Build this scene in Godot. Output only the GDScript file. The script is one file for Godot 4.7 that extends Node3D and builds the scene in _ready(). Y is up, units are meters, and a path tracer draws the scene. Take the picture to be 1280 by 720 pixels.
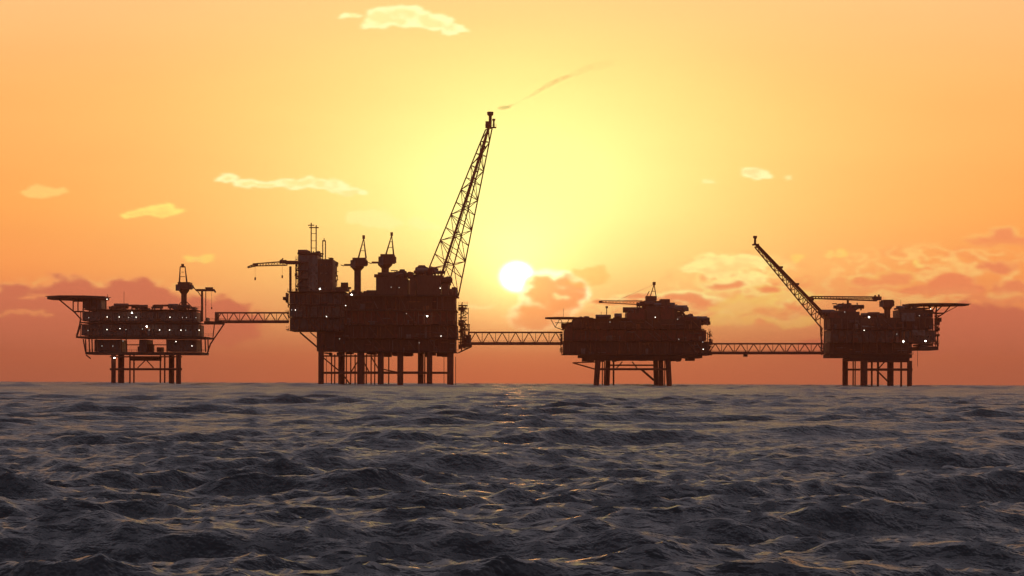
extends Node3D
# An offshore platform complex at sunset: four platforms joined by three footbridges, seen across a choppy sea.
const LENS := 2232.0      # focal length in pixels of the 1280 x 720 photograph
const DIST := 800.0       # metres to the line on which the platforms stand
const HOR := 479.0        # pixel row of the horizon at the middle of the photograph
const EYE := 1.55         # metres of the lens above the mean sea level
const TILT := 0.0037      # slope of the horizon in the photograph

var rng := RandomNumberGenerator.new()
var unit_box: BoxMesh
var unit_tube: CylinderMesh
var unit_pole: CylinderMesh
var unit_dome: SphereMesh
var mats := {}

func _ready():
	rng.seed = 20240611
	make_camera()
	make_sky()
	make_sun()
	make_materials()
	print("sky done ", Time.get_ticks_msec())
	make_sea()
	print("sea done ", Time.get_ticks_msec())
	make_quarters_platform()
	make_main_platform()
	make_wellhead_platform()
	make_flare_platform()
	make_bridges()
	make_smoke()
	print("all done ", Time.get_ticks_msec())

# ------------------------------------------------------------------ camera, sky, sun
func make_camera():
	var cam := Camera3D.new()
	cam.name = "camera"
	add_child(cam)
	cam.position = Vector3(0, EYE, 0)
	cam.rotation = Vector3(0, 0, atan(TILT))
	cam.keep_aspect = Camera3D.KEEP_HEIGHT
	cam.set_frustum(0.5 * 720.0 / LENS, Vector2(0, 0.5 * (HOR - 360.0) / LENS), 0.5, 60000.0)
	cam.current = true

func make_sun():
	# the low sun hangs behind the complex, just over the flare platform's bridge, half veiled by cloud
	var sun := DirectionalLight3D.new()
	sun.name = "sun"
	add_child(sun)
	var towards := Vector3((646.0 - 640.0) / LENS, (HOR - 346.0) / LENS, -1.0).normalized()
	sun.look_at_from_position(Vector3.ZERO, -towards, Vector3.UP)
	sun.light_energy = 0.015
	sun.light_color = Color(1.0, 0.62, 0.34)
	sun.light_angular_distance = 1.2
	sun.shadow_enabled = true
	sun.sky_mode = DirectionalLight3D.SKY_MODE_LIGHT_ONLY

func lin(r: float, g: float, b: float) -> Vector3:
	var c := Color(r / 255.0, g / 255.0, b / 255.0).srgb_to_linear()
	return Vector3(c.r, c.g, c.b)

func ramp(stops: Array, t: float) -> Vector3:
	if t <= stops[0][0]:
		return stops[0][1]
	for i in range(1, stops.size()):
		if t < stops[i][0]:
			var k: float = (t - stops[i - 1][0]) / (stops[i][0] - stops[i - 1][0])
			k = k * k * (3.0 - 2.0 * k) * 0.5 + k * 0.5
			return (stops[i - 1][1] as Vector3).lerp(stops[i][1], k)
	return stops[-1][1]

var warm_stops := []
var cool_stops := []
var cloud_list := []
var fine := FastNoiseLite.new()
var coarse := FastNoiseLite.new()
var bank := FastNoiseLite.new()
var threads := FastNoiseLite.new()

# clear air: az and el in degrees; the sun stands at az 0.15, el 3.45
func clear_air(az: float, el: float) -> Vector3:
	var e := maxf(el, 0.0)
	var a := absf(az - 0.2)
	var warm := ramp(warm_stops, e)
	var glow := exp(-pow(a / 7.7, 2.0) - pow((e - 6.3) / 4.7, 2.0))
	warm = warm.lerp(Vector3(1.22, 1.08, 0.36), minf(1.0, glow * 1.15))
	var wide := exp(-pow(a / 13.5, 2.0) - pow((e - 6.5) / 5.6, 2.0))
	warm = warm.lerp(Vector3(1.08, 0.72, 0.21), wide * 0.6 * (1.0 - glow))
	var pillar := exp(-pow((az + 0.1) / 4.6, 2.0) - pow((e - 2.4) / 1.7, 2.0))
	warm = warm.lerp(Vector3(1.0, 0.42, 0.11), pillar * 0.55)
	var cool := ramp(cool_stops, e)
	var away := smoothstep(16.0, 120.0, a)
	away = away * away * 0.3 + away * 0.7
	return warm.lerp(cool, away)

# lumps: centre x, y and half sizes in photograph pixels; thick: how dense the middle is; edge: raggedness
func cloud(thick: float, edge: float, bright: Vector3, dark: Vector3, lumps: Array):
	var x0 := 1e9; var x1 := -1e9; var y0 := 1e9; var y1 := -1e9
	for l in lumps:
		x0 = minf(x0, l[0] - l[2] * 2.0); x1 = maxf(x1, l[0] + l[2] * 2.0)
		y0 = minf(y0, l[1] - l[3] * 2.2); y1 = maxf(y1, l[1] + l[3] * 2.2)
	var top := 1e9; var foot := -1e9
	for l in lumps:
		top = minf(top, l[1] - l[3]); foot = maxf(foot, l[1] + l[3] * 0.74)
	cloud_list.append([thick, edge, bright, dark, lumps, x0, x1, y0, y1, top, foot])

func list_clouds():
	var gold := Vector3(1.12, 1.0, 0.36)
	var pale := Vector3(1.12, 1.04, 0.50)
	var amber := Vector3(1.0, 0.62, 0.20)
	var mauve := lin(245, 148, 92)
	var dusk := lin(212, 112, 80)
	# low banks first, then the broken cumulus, then the small bright shreds
	cloud(1.5, 0.30, lin(255, 176, 104), lin(206, 112, 84), [[18, 392, 52, 44], [88, 384, 56, 46], [168, 386, 62, 46], [60, 412, 230, 56], [235, 408, 110, 46], [-90, 400, 90, 46], [-240, 395, 90, 50]])
	cloud(1.3, 0.30, lin(252, 160, 94), lin(204, 110, 82), [[1130, 426, 90, 34], [1225, 418, 110, 46], [1330, 420, 110, 40], [1470, 415, 110, 46], [1050, 440, 80, 20]])
	cloud(0.55, 0.5, lin(252, 170, 100), lin(240, 150, 95), [[30, 392, 34, 4], [57, 397, 9, 4], [45, 371, 18, 3]])
	cloud(1.25, 0.34, gold, mauve, [[850, 378, 62, 15], [800, 372, 40, 7], [890, 384, 40, 9]])
	cloud(0.7, 0.7, gold, amber, [[905, 336, 52, 17], [870, 340, 26, 8], [930, 326, 26, 9], [940, 352, 30, 8]])
	cloud(1.15, 0.42, gold, mauve, [[908, 358, 33, 10], [926, 356, 16, 8]])
	cloud(0.66, 0.62, lin(255, 215, 112), amber, [[930, 384, 50, 13], [985, 372, 40, 10], [915, 400, 60, 6], [990, 402, 40, 6]])
	cloud(1.1, 0.42, lin(255, 205, 110), mauve, [[962, 360, 26, 7], [963, 390, 30, 8], [1000, 385, 20, 6]])
	cloud(1.15, 0.34, lin(255, 196, 104), lin(246, 152, 94), [[1082, 354, 30, 9], [1118, 350, 30, 14], [1100, 362, 56, 5]])
	cloud(1.3, 0.30, lin(252, 165, 95), lin(240, 140, 90), [[1190, 355, 34, 17], [1160, 364, 40, 7], [1215, 364, 22, 8]])
	cloud(1.1, 0.36, lin(255, 190, 105), lin(243, 146, 92), [[1243, 300, 44, 11], [1255, 293, 22, 10], [1290, 302, 40, 8]])
	cloud(1.15, 0.36, lin(253, 172, 98), lin(236, 138, 90), [[1248, 335, 30, 9], [1270, 360, 40, 11], [1320, 352, 40, 14], [1230, 374, 36, 6], [1290, 377, 60, 7]])
	# the cumulus that half covers the sun
	cloud(1.8, 0.16, Vector3(1.7, 1.55, 0.85), lin(248, 148, 78), [[694, 374, 42, 40], [678, 366, 32, 32], [716, 366, 24, 24], [706, 352, 18, 15], [668, 398, 40, 26]])
	cloud(1.0, 0.3, Vector3(1.25, 1.05, 0.42), lin(240, 140, 72), [[775, 379, 60, 6], [822, 380, 46, 5]])
	cloud(0.5, 0.6, lin(250, 190, 96), lin(246, 160, 80), [[738, 346, 30, 16]])
	# shreds
	cloud(0.8, 0.42, pale, lin(254, 220, 130), [[472, 26, 24, 17], [500, 22, 40, 16], [540, 28, 34, 13], [566, 38, 20, 8], [436, 20, 11, 4]])
	cloud(0.78, 0.46, pale, lin(254, 220, 120), [[286, 224, 20, 7], [325, 231, 36, 7], [372, 230, 36, 10], [412, 234, 30, 8], [440, 238, 16, 5]])
	cloud(0.8, 0.4, lin(255, 236, 124), lin(254, 205, 110), [[190, 267, 40, 7], [203, 261, 20, 8], [164, 268, 16, 5]])
	cloud(0.49, 0.6, lin(255, 222, 128), amber, [[58, 238, 22, 8], [42, 241, 14, 5]])
	cloud(0.6, 0.5, lin(255, 226, 112), amber, [[248, 322, 22, 5]])
	cloud(0.34, 0.6, Vector3(1.03, 1.0, 0.42), amber, [[465, 276, 34, 14], [525, 283, 20, 9]])
	cloud(0.75, 0.36, pale, amber, [[941, 217, 19, 8], [950, 221, 14, 5]])
	cloud(0.4, 0.5, pale, amber, [[986, 224, 7, 4], [886, 228, 9, 4]])
	cloud(0.6, 0.4, lin(255, 222, 110), amber, [[1149, 330, 10, 5], [994, 324, 7, 7], [1052, 318, 8, 6], [1038, 320, 5, 6]])
	cloud(0.5, 0.5, Vector3(1.05, 0.95, 0.40), amber, [[598, 385, 20, 4], [631, 396, 13, 3]])
	cloud(0.8, 0.4, Vector3(1.05, 0.9, 0.40), amber, [[694, 371, 7, 5], [705, 372, 5, 4]])

func cloud_amount(c: Array, x: float, y: float) -> float:
	var d := -9.0
	for l in c[4]:
		var dx: float = (x - l[0]) / l[2]
		var dy: float = (y - l[1]) / l[3]
		if dy > 0.0:
			dy *= 1.35      # flat undersides
		var q := 1.0 - dx * dx - dy * dy
		# smooth union
		var h := clampf(0.5 + 0.5 * (q - d) / 0.5, 0.0, 1.0)
		d = lerpf(d, q, h) + 0.5 * h * (1.0 - h) * 0.5
	return d

func sky_colour(az: float, el: float) -> Vector3:
	var c := clear_air(az, el)
	var ux := LENS * tan(deg_to_rad(az))
	var up := LENS * tan(deg_to_rad(maxf(el, 0.0))) / cos(deg_to_rad(az))
	var x := 640.0 + ux + TILT * up
	var y := HOR - up + TILT * ux
	# faint streaks in the air
	c *= 1.0 + 0.03 * coarse.get_noise_2d(x * 0.35, y * 1.6)
	# the sun: a white blob with a tight aureole; the cumulus is laid over its lower right
	var sx := (x - 646.0); var sy := (y - 346.0)
	var r := sqrt(sx * sx * 0.92 + sy * sy * 1.15)
	c += Vector3(0.40, 0.40, 0.18) * exp(-pow(r / 75.0, 1.5))
	c = c.lerp(Vector3(5.0, 4.7, 3.6), 1.0 - smoothstep(8.0, 25.0, r))
	# broken high cloud lit from behind: bright threads over dull patches
	for q in [[930.0, 362.0, 115.0, 52.0, 1.0], [1170.0, 345.0, 170.0, 46.0, 0.55], [790.0, 385.0, 90.0, 24.0, 0.7], [110.0, 372.0, 200.0, 30.0, 0.4]]:
		var mx: float = (x - q[0]) / q[2]
		var my: float = (y - q[1]) / q[3]
		var mk: float = q[4] * smoothstep(1.0, 0.35, mx * mx + my * my)
		if mk > 0.0:
			var ax := x + 22.0 * coarse.get_noise_2d(x * 3.0, y * 5.0)
			var ay := y + 14.0 * coarse.get_noise_2d(x * 3.0 + 400.0, y * 5.0)
			var rd := 1.0 - absf(threads.get_noise_2d(ax, ay * 2.1)) * 3.2
			var pt := threads.get_noise_2d(ax + 900.0, ay * 2.4)
			c = c.lerp(lin(246, 152, 92), mk * 0.6 * smoothstep(0.02, 0.30, pt))
			c = c.lerp(Vector3(1.05, 0.84, 0.27), mk * 0.75 * smoothstep(0.25, 0.95, rd))
	var wx := fine.get_noise_2d(x, y * 1.5)
	var wy := fine.get_noise_2d(x + 700.0, y * 1.5)
	var n := bank.get_noise_2d(x * 2.2, y * 3.4)
	for k in cloud_list:
		if x < k[5] or x > k[6] or y < k[7] or y > k[8]:
			continue
		var e: float = k[1]
		var d := cloud_amount(k, x + wx * 26.0 * e, y + wy * 15.0 * e) + n * e * 0.55
		if d <= 0.0:
			continue
		var t: float = clampf((y - k[9]) / (k[10] - k[9]), 0.0, 1.0)
		var veil := smoothstep(0.0, 0.40, d)
		if k[0] > 0.85:
			# backlit: a thin bright rim on top, a dull body whose foot melts into the air
			var body := smoothstep(0.20, 0.80, d + 0.3 * n) if k[0] < 1.28 or k[0] > 1.6 else smoothstep(0.10, 0.45, d + 0.15 * n)
			c = c.lerp(k[2], veil * (1.0 - 0.75 * smoothstep(0.3, 0.8, t)))
			c = c.lerp(k[3], body * minf(1.0, k[0]) * 0.92 * (1.0 - (0.25 if k[0] > 1.28 else 0.5) * smoothstep(0.55, 1.0, t)))
		else:
			c = c.lerp(k[2], veil * minf(1.0, k[0] * 1.15))
			if k[0] > 0.5:
				c = c.lerp(k[3], smoothstep(0.45, 1.0, d - 0.9 * n) * 0.55)
	c += Vector3(0.55, 0.40, 0.10) * exp(-pow(r / 58.0, 1.4))
	# haze near the horizon swallows the foot of the banks
	var hz := exp(-pow(up / 70.0, 2.0))
	var hc := lin(186, 113, 84).lerp(lin(213, 119, 80), exp(-pow((x - 640.0) / 330.0, 2.0)))
	hc = hc.lerp(lin(174, 106, 84), smoothstep(300.0, 900.0, absf(x - 640.0)) * 0.8)
	return c.lerp(hc, hz * 0.9)

func make_sky():
	warm_stops = [[0.0, lin(196, 104, 74)], [1.2, lin(210, 112, 74)], [2.4, lin(236, 130, 78)], [3.6, lin(253, 150, 78)], [5.5, lin(255, 162, 80)], [8.5, lin(255, 175, 97)],
		[12.5, lin(254, 192, 128)], [14.8, Vector3(0.60, 0.47, 0.42)], [18.5, Vector3(0.51, 0.44, 0.46)], [28.0, Vector3(0.435, 0.40, 0.45)], [45.0, Vector3(0.34, 0.325, 0.375)], [60.0, Vector3(0.275, 0.265, 0.305)], [90.0, Vector3(0.22, 0.215, 0.25)]]
	cool_stops = [[0.0, Vector3(0.17, 0.135, 0.15)], [6.0, Vector3(0.20, 0.155, 0.165)], [14.0, Vector3(0.19, 0.165, 0.18)], [30.0, Vector3(0.20, 0.19, 0.21)], [60.0, Vector3(0.195, 0.19, 0.222)], [90.0, Vector3(0.22, 0.215, 0.25)]]
	for q in [[fine, 0.020, 4, 11], [coarse, 0.006, 3, 12], [bank, 0.018, 3, 13], [threads, 0.013, 4, 31]]:
		q[0].noise_type = FastNoiseLite.TYPE_SIMPLEX_SMOOTH
		q[0].frequency = q[1]
		q[0].fractal_octaves = q[2]
		q[0].seed = q[3]
	list_clouds()
	var w := 4096
	var h := 4096
	var small := Image.create_empty(512, 512, false, Image.FORMAT_RGBF)
	for j in 512:
		var el := 90.0 - (j + 0.5) / 512.0 * 180.0
		for i in 512:
			var az := wrapf((i + 0.5) / 512.0 * 360.0, -180.0, 180.0)
			var c := clear_air(az, el)
			small.set_pixel(i, j, Color(c.x, c.y, c.z))
	small.resize(w, h, Image.INTERPOLATE_BILINEAR)
	for j in range(int(h * (90.0 - 22.0) / 180.0), h / 2 + 8):
		var el := 90.0 - (j + 0.5) / h * 180.0
		for i in range(-w * 32 / 360, w * 32 / 360):
			var az := (i + 0.5) / w * 360.0
			var c := sky_colour(az, el)
			var k := smoothstep(32.0, 26.0, absf(az)) * smoothstep(22.0, 18.0, el)
			if k < 1.0:
				c = clear_air(az, el).lerp(c, k)
			small.set_pixel(posmod(i, w), j, Color(c.x, c.y, c.z))
	var m := PanoramaSkyMaterial.new()
	m.panorama = ImageTexture.create_from_image(small)
	var sky := Sky.new()
	sky.sky_material = m
	var env := Environment.new()
	env.background_mode = Environment.BG_SKY
	env.sky = sky
	env.background_energy_multiplier = 1.12
	env.tonemap_mode = Environment.TONE_MAPPER_LINEAR
	env.tonemap_exposure = 1.0
	env.sdfgi_enabled = true
	env.ssao_enabled = true
	env.ssil_enabled = true
	env.volumetric_fog_enabled = true
	# thin sea haze that scatters forward: it lifts the far silhouettes toward the glow behind them
	env.volumetric_fog_density = 0.00012
	env.volumetric_fog_albedo = Color(1.0, 0.66, 0.56)
	env.volumetric_fog_anisotropy = 0.8
	var we := WorldEnvironment.new()
	we.name = "environment"
	we.environment = env
	add_child(we)

# ------------------------------------------------------------------ materials and small builders
func weathered(base: Color, patch: Color, rough: float, freq: float, seed_: int, metal := 0.0) -> StandardMaterial3D:
	var m := StandardMaterial3D.new()
	var n := FastNoiseLite.new()
	n.seed = seed_
	n.frequency = freq
	n.fractal_octaves = 5
	var t := NoiseTexture2D.new()
	t.width = 256
	t.height = 256
	t.seamless = true
	t.noise = n
	var g := Gradient.new()
	g.offsets = PackedFloat32Array([0.0, 0.42, 0.62, 1.0])
	g.colors = PackedColorArray([base.darkened(0.15), base, base.lerp(patch, 0.5), patch])
	t.color_ramp = g
	m.albedo_texture = t
	m.uv1_triplanar = true
	m.uv1_world_triplanar = true
	m.uv1_scale = Vector3(0.11, 0.05, 0.11)
	m.roughness = rough
	m.metallic = metal
	return m

func make_materials():
	mats.steel = weathered(Color(0.30, 0.17, 0.13), Color(0.24, 0.11, 0.07), 0.7, 0.02, 1)
	mats.red = weathered(Color(0.42, 0.16, 0.10), Color(0.26, 0.12, 0.08), 0.65, 0.02, 2)
	mats.wall = weathered(Color(0.40, 0.36, 0.36), Color(0.32, 0.20, 0.15), 0.6, 0.015, 3)
	mats.grey = weathered(Color(0.32, 0.29, 0.30), Color(0.27, 0.17, 0.13), 0.6, 0.02, 4)
	mats.deck = weathered(Color(0.24, 0.17, 0.15), Color(0.20, 0.10, 0.07), 0.8, 0.03, 5)
	mats.jacket = weathered(Color(0.40, 0.17, 0.09), Color(0.20, 0.10, 0.07), 0.75, 0.03, 6)
	mats.yellow = weathered(Color(0.52, 0.28, 0.08), Color(0.30, 0.15, 0.08), 0.6, 0.02, 7)
	mats.crane = weathered(Color(0.40, 0.20, 0.10), Color(0.24, 0.12, 0.08), 0.55, 0.02, 8)
	var glass := StandardMaterial3D.new()
	glass.albedo_color = Color(0.10, 0.12, 0.14)
	glass.roughness = 0.08
	mats.pane = glass
	for q in [["lamp_bright", 14.0], ["lamp_small", 2.6], ["lamp_dim", 0.8]]:
		var e := StandardMaterial3D.new()
		e.albedo_color = Color(0.9, 0.9, 0.88)
		e.emission_enabled = true
		e.emission = Color(1.0, 0.97, 0.90)
		e.emission_energy_multiplier = q[1]
		mats[q[0]] = e
	unit_box = BoxMesh.new()
	unit_tube = CylinderMesh.new()
	unit_tube.top_radius = 1.0; unit_tube.bottom_radius = 1.0; unit_tube.height = 1.0
	unit_tube.radial_segments = 6; unit_tube.rings = 1
	unit_pole = CylinderMesh.new()
	unit_pole.top_radius = 1.0; unit_pole.bottom_radius = 1.0; unit_pole.height = 1.0
	unit_pole.radial_segments = 14; unit_pole.rings = 1
	unit_dome = SphereMesh.new()
	unit_dome.radius = 1.0; unit_dome.height = 2.0
	unit_dome.radial_segments = 12; unit_dome.rings = 6

# a point of the place from a photograph pixel and its distance behind (-) or before (+) the platform line
func P(x: float, y: float, z := 0.0) -> Vector3:
	var k := (DIST - z) / LENS
	var vx := x - 640.0
	var vy := HOR - y
	return Vector3((vx - TILT * vy) * k, EYE + (vy + TILT * vx) * k, -DIST + z)

func thing(called: String, label: String, category: String, base: Vector3, group := "") -> Node3D:
	var o := Node3D.new()
	o.name = called
	add_child(o, true)
	o.position = base
	o.set_meta("label", label)
	o.set_meta("category", category)
	if group:
		o.set_meta("group", group)
	return o

func origin_of(p: Node3D) -> Vector3:
	var o := Vector3.ZERO
	var q: Node = p
	while q != self:
		o += (q as Node3D).position
		q = q.get_parent()
	return o

func holder(parent: Node3D, called: String, at: Vector3) -> Node3D:
	var o := Node3D.new()
	o.name = called
	o.position = at - origin_of(parent)
	parent.add_child(o, true)
	return o

func put(parent: Node3D, called: String, mesh: Mesh, basis_: Basis, at: Vector3, mat: Material) -> MeshInstance3D:
	var o := MeshInstance3D.new()
	o.name = called
	o.mesh = mesh
	o.material_override = mat
	o.transform = Transform3D(basis_, at - origin_of(parent))
	parent.add_child(o, true)
	return o

# a box by its outline in the photograph (left, right, top, bottom) between two depths
func block(parent: Node3D, called: String, x0: float, x1: float, y0: float, y1: float, zf: float, zb: float, mat: Material) -> MeshInstance3D:
	var xa := P(x0, y0, zf if x0 < 640.0 else zb).x
	var xb := P(x1, y0, zb if x1 < 640.0 else zf).x
	var xm := (x0 + x1) / 2.0
	var top := P(xm, y0, zf).y
	var bot := P(xm, y1, zb).y
	if xb - xa < 0.3:
		xb = xa + 0.3
	return put(parent, called, unit_box, Basis.from_scale(Vector3(xb - xa, top - bot, zf - zb)), Vector3((xa + xb) / 2.0, (top + bot) / 2.0, -DIST + (zf + zb) / 2.0), mat)

# a box in metres
func brick_of(parent: Node3D, called: String, centre: Vector3, size: Vector3, mat: Material) -> MeshInstance3D:
	return put(parent, called, unit_box, Basis.from_scale(size), centre, mat)

func along(a: Vector3, b: Vector3, r: float) -> Basis:
	var d := b - a
	var y := d.normalized()
	var side := Vector3.RIGHT if absf(y.x) < 0.9 else Vector3.BACK
	var z := side.cross(y).normalized()
	var x := y.cross(z)
	return Basis(x * r, d, z * r)

func strut(parent: Node3D, called: String, a: Vector3, b: Vector3, r: float, mat: Material, round_ := false) -> MeshInstance3D:
	return put(parent, called, unit_pole if round_ else unit_tube, along(a, b, r), (a + b) / 2.0, mat)

# a cone or a stepped vessel turned round the vertical: pairs of height and radius
func lathe(profile: Array, sides := 16) -> ArrayMesh:
	var st := SurfaceTool.new()
	st.begin(Mesh.PRIMITIVE_TRIANGLES)
	for i in profile.size() - 1:
		for k in sides:
			var a := TAU * k / sides
			var b := TAU * (k + 1) / sides
			var p0 := Vector3(cos(a) * profile[i][1], profile[i][0], sin(a) * profile[i][1])
			var p1 := Vector3(cos(b) * profile[i][1], profile[i][0], sin(b) * profile[i][1])
			var p2 := Vector3(cos(a) * profile[i + 1][1], profile[i + 1][0], sin(a) * profile[i + 1][1])
			var p3 := Vector3(cos(b) * profile[i + 1][1], profile[i + 1][0], sin(b) * profile[i + 1][1])
			for v in [p0, p1, p2, p1, p3, p2]:
				st.add_vertex(v)
	st.generate_normals()
	return st.commit()

# handrail along a line: posts every 2 m and two rails, one mesh
func railing(parent: Node3D, points: Array, h := 1.15):
	var st := SurfaceTool.new()
	st.begin(Mesh.PRIMITIVE_TRIANGLES)
	var o: Vector3 = points[0]
	for i in points.size() - 1:
		var a: Vector3 = points[i]
		var b: Vector3 = points[i + 1]
		var n := maxi(1, int(a.distance_to(b) / 2.2))
		for k in n + 1:
			var p := a.lerp(b, float(k) / n)
			st.append_from(unit_tube, 0, Transform3D(along(p, p + Vector3.UP * h, 0.05), p + Vector3.UP * h / 2.0 - o))
		for f in [0.5, 1.0]:
			var u: Vector3 = Vector3.UP * h * f
			st.append_from(unit_tube, 0, Transform3D(along(a + u, b + u, 0.05), (a + b) / 2.0 + u - o))
	put(parent, "railing", st.commit(), Basis.IDENTITY, o, mats.steel)

# a lattice of four chords between two quads of corners; parts are put under parent
func lattice(parent: Node3D, s: Array, e: Array, n: int, rc: float, rb: float, mat: Material, rings := true, chord := "chord", lace := "lacing", power := 1.0):
	for k in 4:
		strut(parent, chord, s[k], e[k], rc, mat)
	for i in n:
		var t0 := pow(float(i) / n, power)
		var t1 := pow(float(i + 1) / n, power)
		for k in 4:
			var j := (k + 1) % 4
			var a0: Vector3 = s[k].lerp(e[k], t0); var a1: Vector3 = s[k].lerp(e[k], t1)
			var b0: Vector3 = s[j].lerp(e[j], t0); var b1: Vector3 = s[j].lerp(e[j], t1)
			if (i + k) % 2 == 0:
				strut(parent, lace, a0, b1, rb, mat)
			else:
				strut(parent, lace, b0, a1, rb, mat)
			if rings:
				strut(parent, "cross_strut", a1, b1, rb, mat)

func lamp(parent: Node3D, x: float, y: float, z: float, bright: int, facing := Vector3(0, 0, 1)):
	var at := P(x, y, z)
	var r: float = [0.16, 0.2, 0.3][bright]
	var o := brick_of(parent, "work_lamp", at - facing * (r + 0.14), Vector3(r * 1.5, r * 1.4, 0.3), mats.grey)
	var m := MeshInstance3D.new()
	m.name = "lamp_bulb"
	m.mesh = unit_dome
	m.material_override = mats[["lamp_dim", "lamp_small", "lamp_bright"][bright]]
	m.transform = Transform3D(o.transform.basis.inverse() * Basis.from_scale(Vector3.ONE * r), o.transform.basis.inverse() * (facing * (r + 0.14)))
	o.add_child(m, true)
	if bright > 0:
		var l := OmniLight3D.new()
		l.name = "lamp_light"
		l.light_energy = [0.0, 0.3, 1.2][bright]
		l.light_color = Color(1.0, 0.95, 0.86)
		l.light_size = r
		l.omni_range = 30.0
		l.omni_attenuation = 2.0
		l.shadow_enabled = true
		o.add_child(l, true)
		l.transform = Transform3D(o.transform.basis.inverse(), o.transform.basis.inverse() * (facing * (r * 2.0 + 0.2)))

# process plant: vessels, skids, ducts and pipes scattered on a deck between two pixels, standing on y
func plant(parent: Node3D, x0: float, x1: float, y: float, zf: float, zb: float, n: int, tall: float, mat_names := ["steel", "red", "grey"]):
	for i in n:
		var x := rng.randf_range(x0, x1)
		var z := rng.randf_range(zb, zf)
		var base := P(x, y, z)
		var m: Material = mats[mat_names[rng.randi() % mat_names.size()]]
		var h := rng.randf_range(0.35, 1.0) * tall
		match rng.randi() % 6:
			0:
				var r := rng.randf_range(0.6, 1.3)
				var v := strut(parent, "vertical_vessel", base, base + Vector3.UP * h, r, m, true)
				put(v, "vessel_head", unit_dome, v.transform.basis.inverse() * Basis.from_scale(Vector3(r, r * 0.5, r)), origin_of(v), m).position = Vector3(0, 0.5, 0)
			1:
				var r := rng.randf_range(0.7, 1.3)
				var l := rng.randf_range(3.0, 7.0)
				var c := base + Vector3.UP * (r + h * 0.3)
				strut(parent, "horizontal_vessel", c - Vector3(l / 2, 0, 0), c + Vector3(l / 2, 0, 0), r, m, true)
				for s in [-0.3, 0.3]:
					brick_of(parent, "saddle", base + Vector3(l * s, h * 0.15, 0), Vector3(0.5, h * 0.3 + 0.6, r * 1.4), mats.steel)
			2:
				var w := rng.randf_range(2.0, 4.5)
				brick_of(parent, "equipment_skid", base + Vector3.UP * h * 0.4, Vector3(w, h * 0.8, rng.randf_range(2.0, 4.0)), m)
			3:
				var b := base + Vector3(rng.randf_range(-3.0, 3.0), 0, 0)
				strut(parent, "pipe", base, base + Vector3.UP * h, 0.22, m)
				strut(parent, "pipe", base + Vector3.UP * h, b + Vector3.UP * h, 0.22, m)
			4:
				strut(parent, "vent_stack", base, base + Vector3.UP * h * 1.25, rng.randf_range(0.18, 0.4), m)
			_:
				var w := rng.randf_range(1.2, 2.6)
				var f := brick_of(parent, "pipe_rack", base + Vector3.UP * h * 0.5, Vector3(w, 0.3, w), m)
				f.name = "pipe_rack"
				for s in [-0.45, 0.45]:
					strut(parent, "rack_post", base + Vector3(w * s, 0, 0), base + Vector3(w * s, h * 0.9, 0), 0.14, m)

# pipework, cable trays and posts on the open front of a deck
func front_clutter(parent: Node3D, x0: float, x1: float, y0: float, y1: float, z: float, n: int):
	for i in n:
		var x := rng.randf_range(x0, x1)
		var m: Material = mats[["steel", "red", "grey", "wall", "yellow"][rng.randi() % 5]]
		var w := rng.randf_range(3.0, 16.0)
		match rng.randi() % 4:
			0:
				var y := rng.randf_range(y0, y1)
				strut(parent, "pipe", P(x, y, z + rng.randf()), P(minf(x + w, x1), y, z + rng.randf()), rng.randf_range(0.12, 0.3), m)
			1:
				strut(parent, "riser_pipe", P(x, y0, z + rng.randf()), P(x, y1, z + rng.randf()), rng.randf_range(0.12, 0.28), m)
			2:
				var y := rng.randf_range(y0 + (y1 - y0) * 0.4, y1)
				block(parent, "equipment_cabinet", x, minf(x + w * 0.5, x1 + 1.0), y, y1, z + rng.randf_range(0.4, 1.4), z - 1.5, m)
			_:
				strut(parent, "deck_brace", P(x, y0, z), P(minf(x + w, x1), y1, z + 0.3), 0.14, m)

# stairs, ladders, hose reels and small landings sticking out of a vertical edge of a platform
func side_clutter(parent: Node3D, x: float, out: float, y0: float, y1: float, z0: float, z1: float, n: int):
	for i in n:
		var y := rng.randf_range(y0, y1)
		var z := rng.randf_range(z0, z1)
		var w := out * rng.randf_range(0.35, 1.0)
		var m: Material = mats[["steel", "red", "grey", "steel"][rng.randi() % 4]]
		match rng.randi() % 4:
			0:
				block(parent, "side_landing", minf(x, x + w), maxf(x, x + w), y, y + 1.2, z + 1.5, z - 1.5, m)
				railing(parent, [P(x, y, z + 1.4), P(x + w, y, z + 1.4)])
			1:
				strut(parent, "side_ladder", P(x + w * 0.6, y, z), P(x + w * 0.6, minf(y + rng.randf_range(5.0, 14.0), y1), z), 0.2, m)
			2:
				block(parent, "side_cabinet", minf(x, x + w), maxf(x, x + w), y, y + rng.randf_range(2.0, 5.0), z + 1.0, z - 1.0, m)
			_:
				strut(parent, "side_brace", P(x, y, z), P(x + w, minf(y + rng.randf_range(-6.0, 6.0), y1), z), 0.18, m)

# ------------------------------------------------------------------ the sea
var waves := []
var swell := []
var groups := FastNoiseLite.new()
var chop := FastNoiseLite.new()
var ripple := FastNoiseLite.new()

func row_step(r: float) -> float:
	if r < 11.0:
		return 0.4
	if r < 1800.0:
		return clampf(r * 0.0045, 0.10, 1.6)
	return 4.0 if r < 4000.0 else r * 0.012

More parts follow.
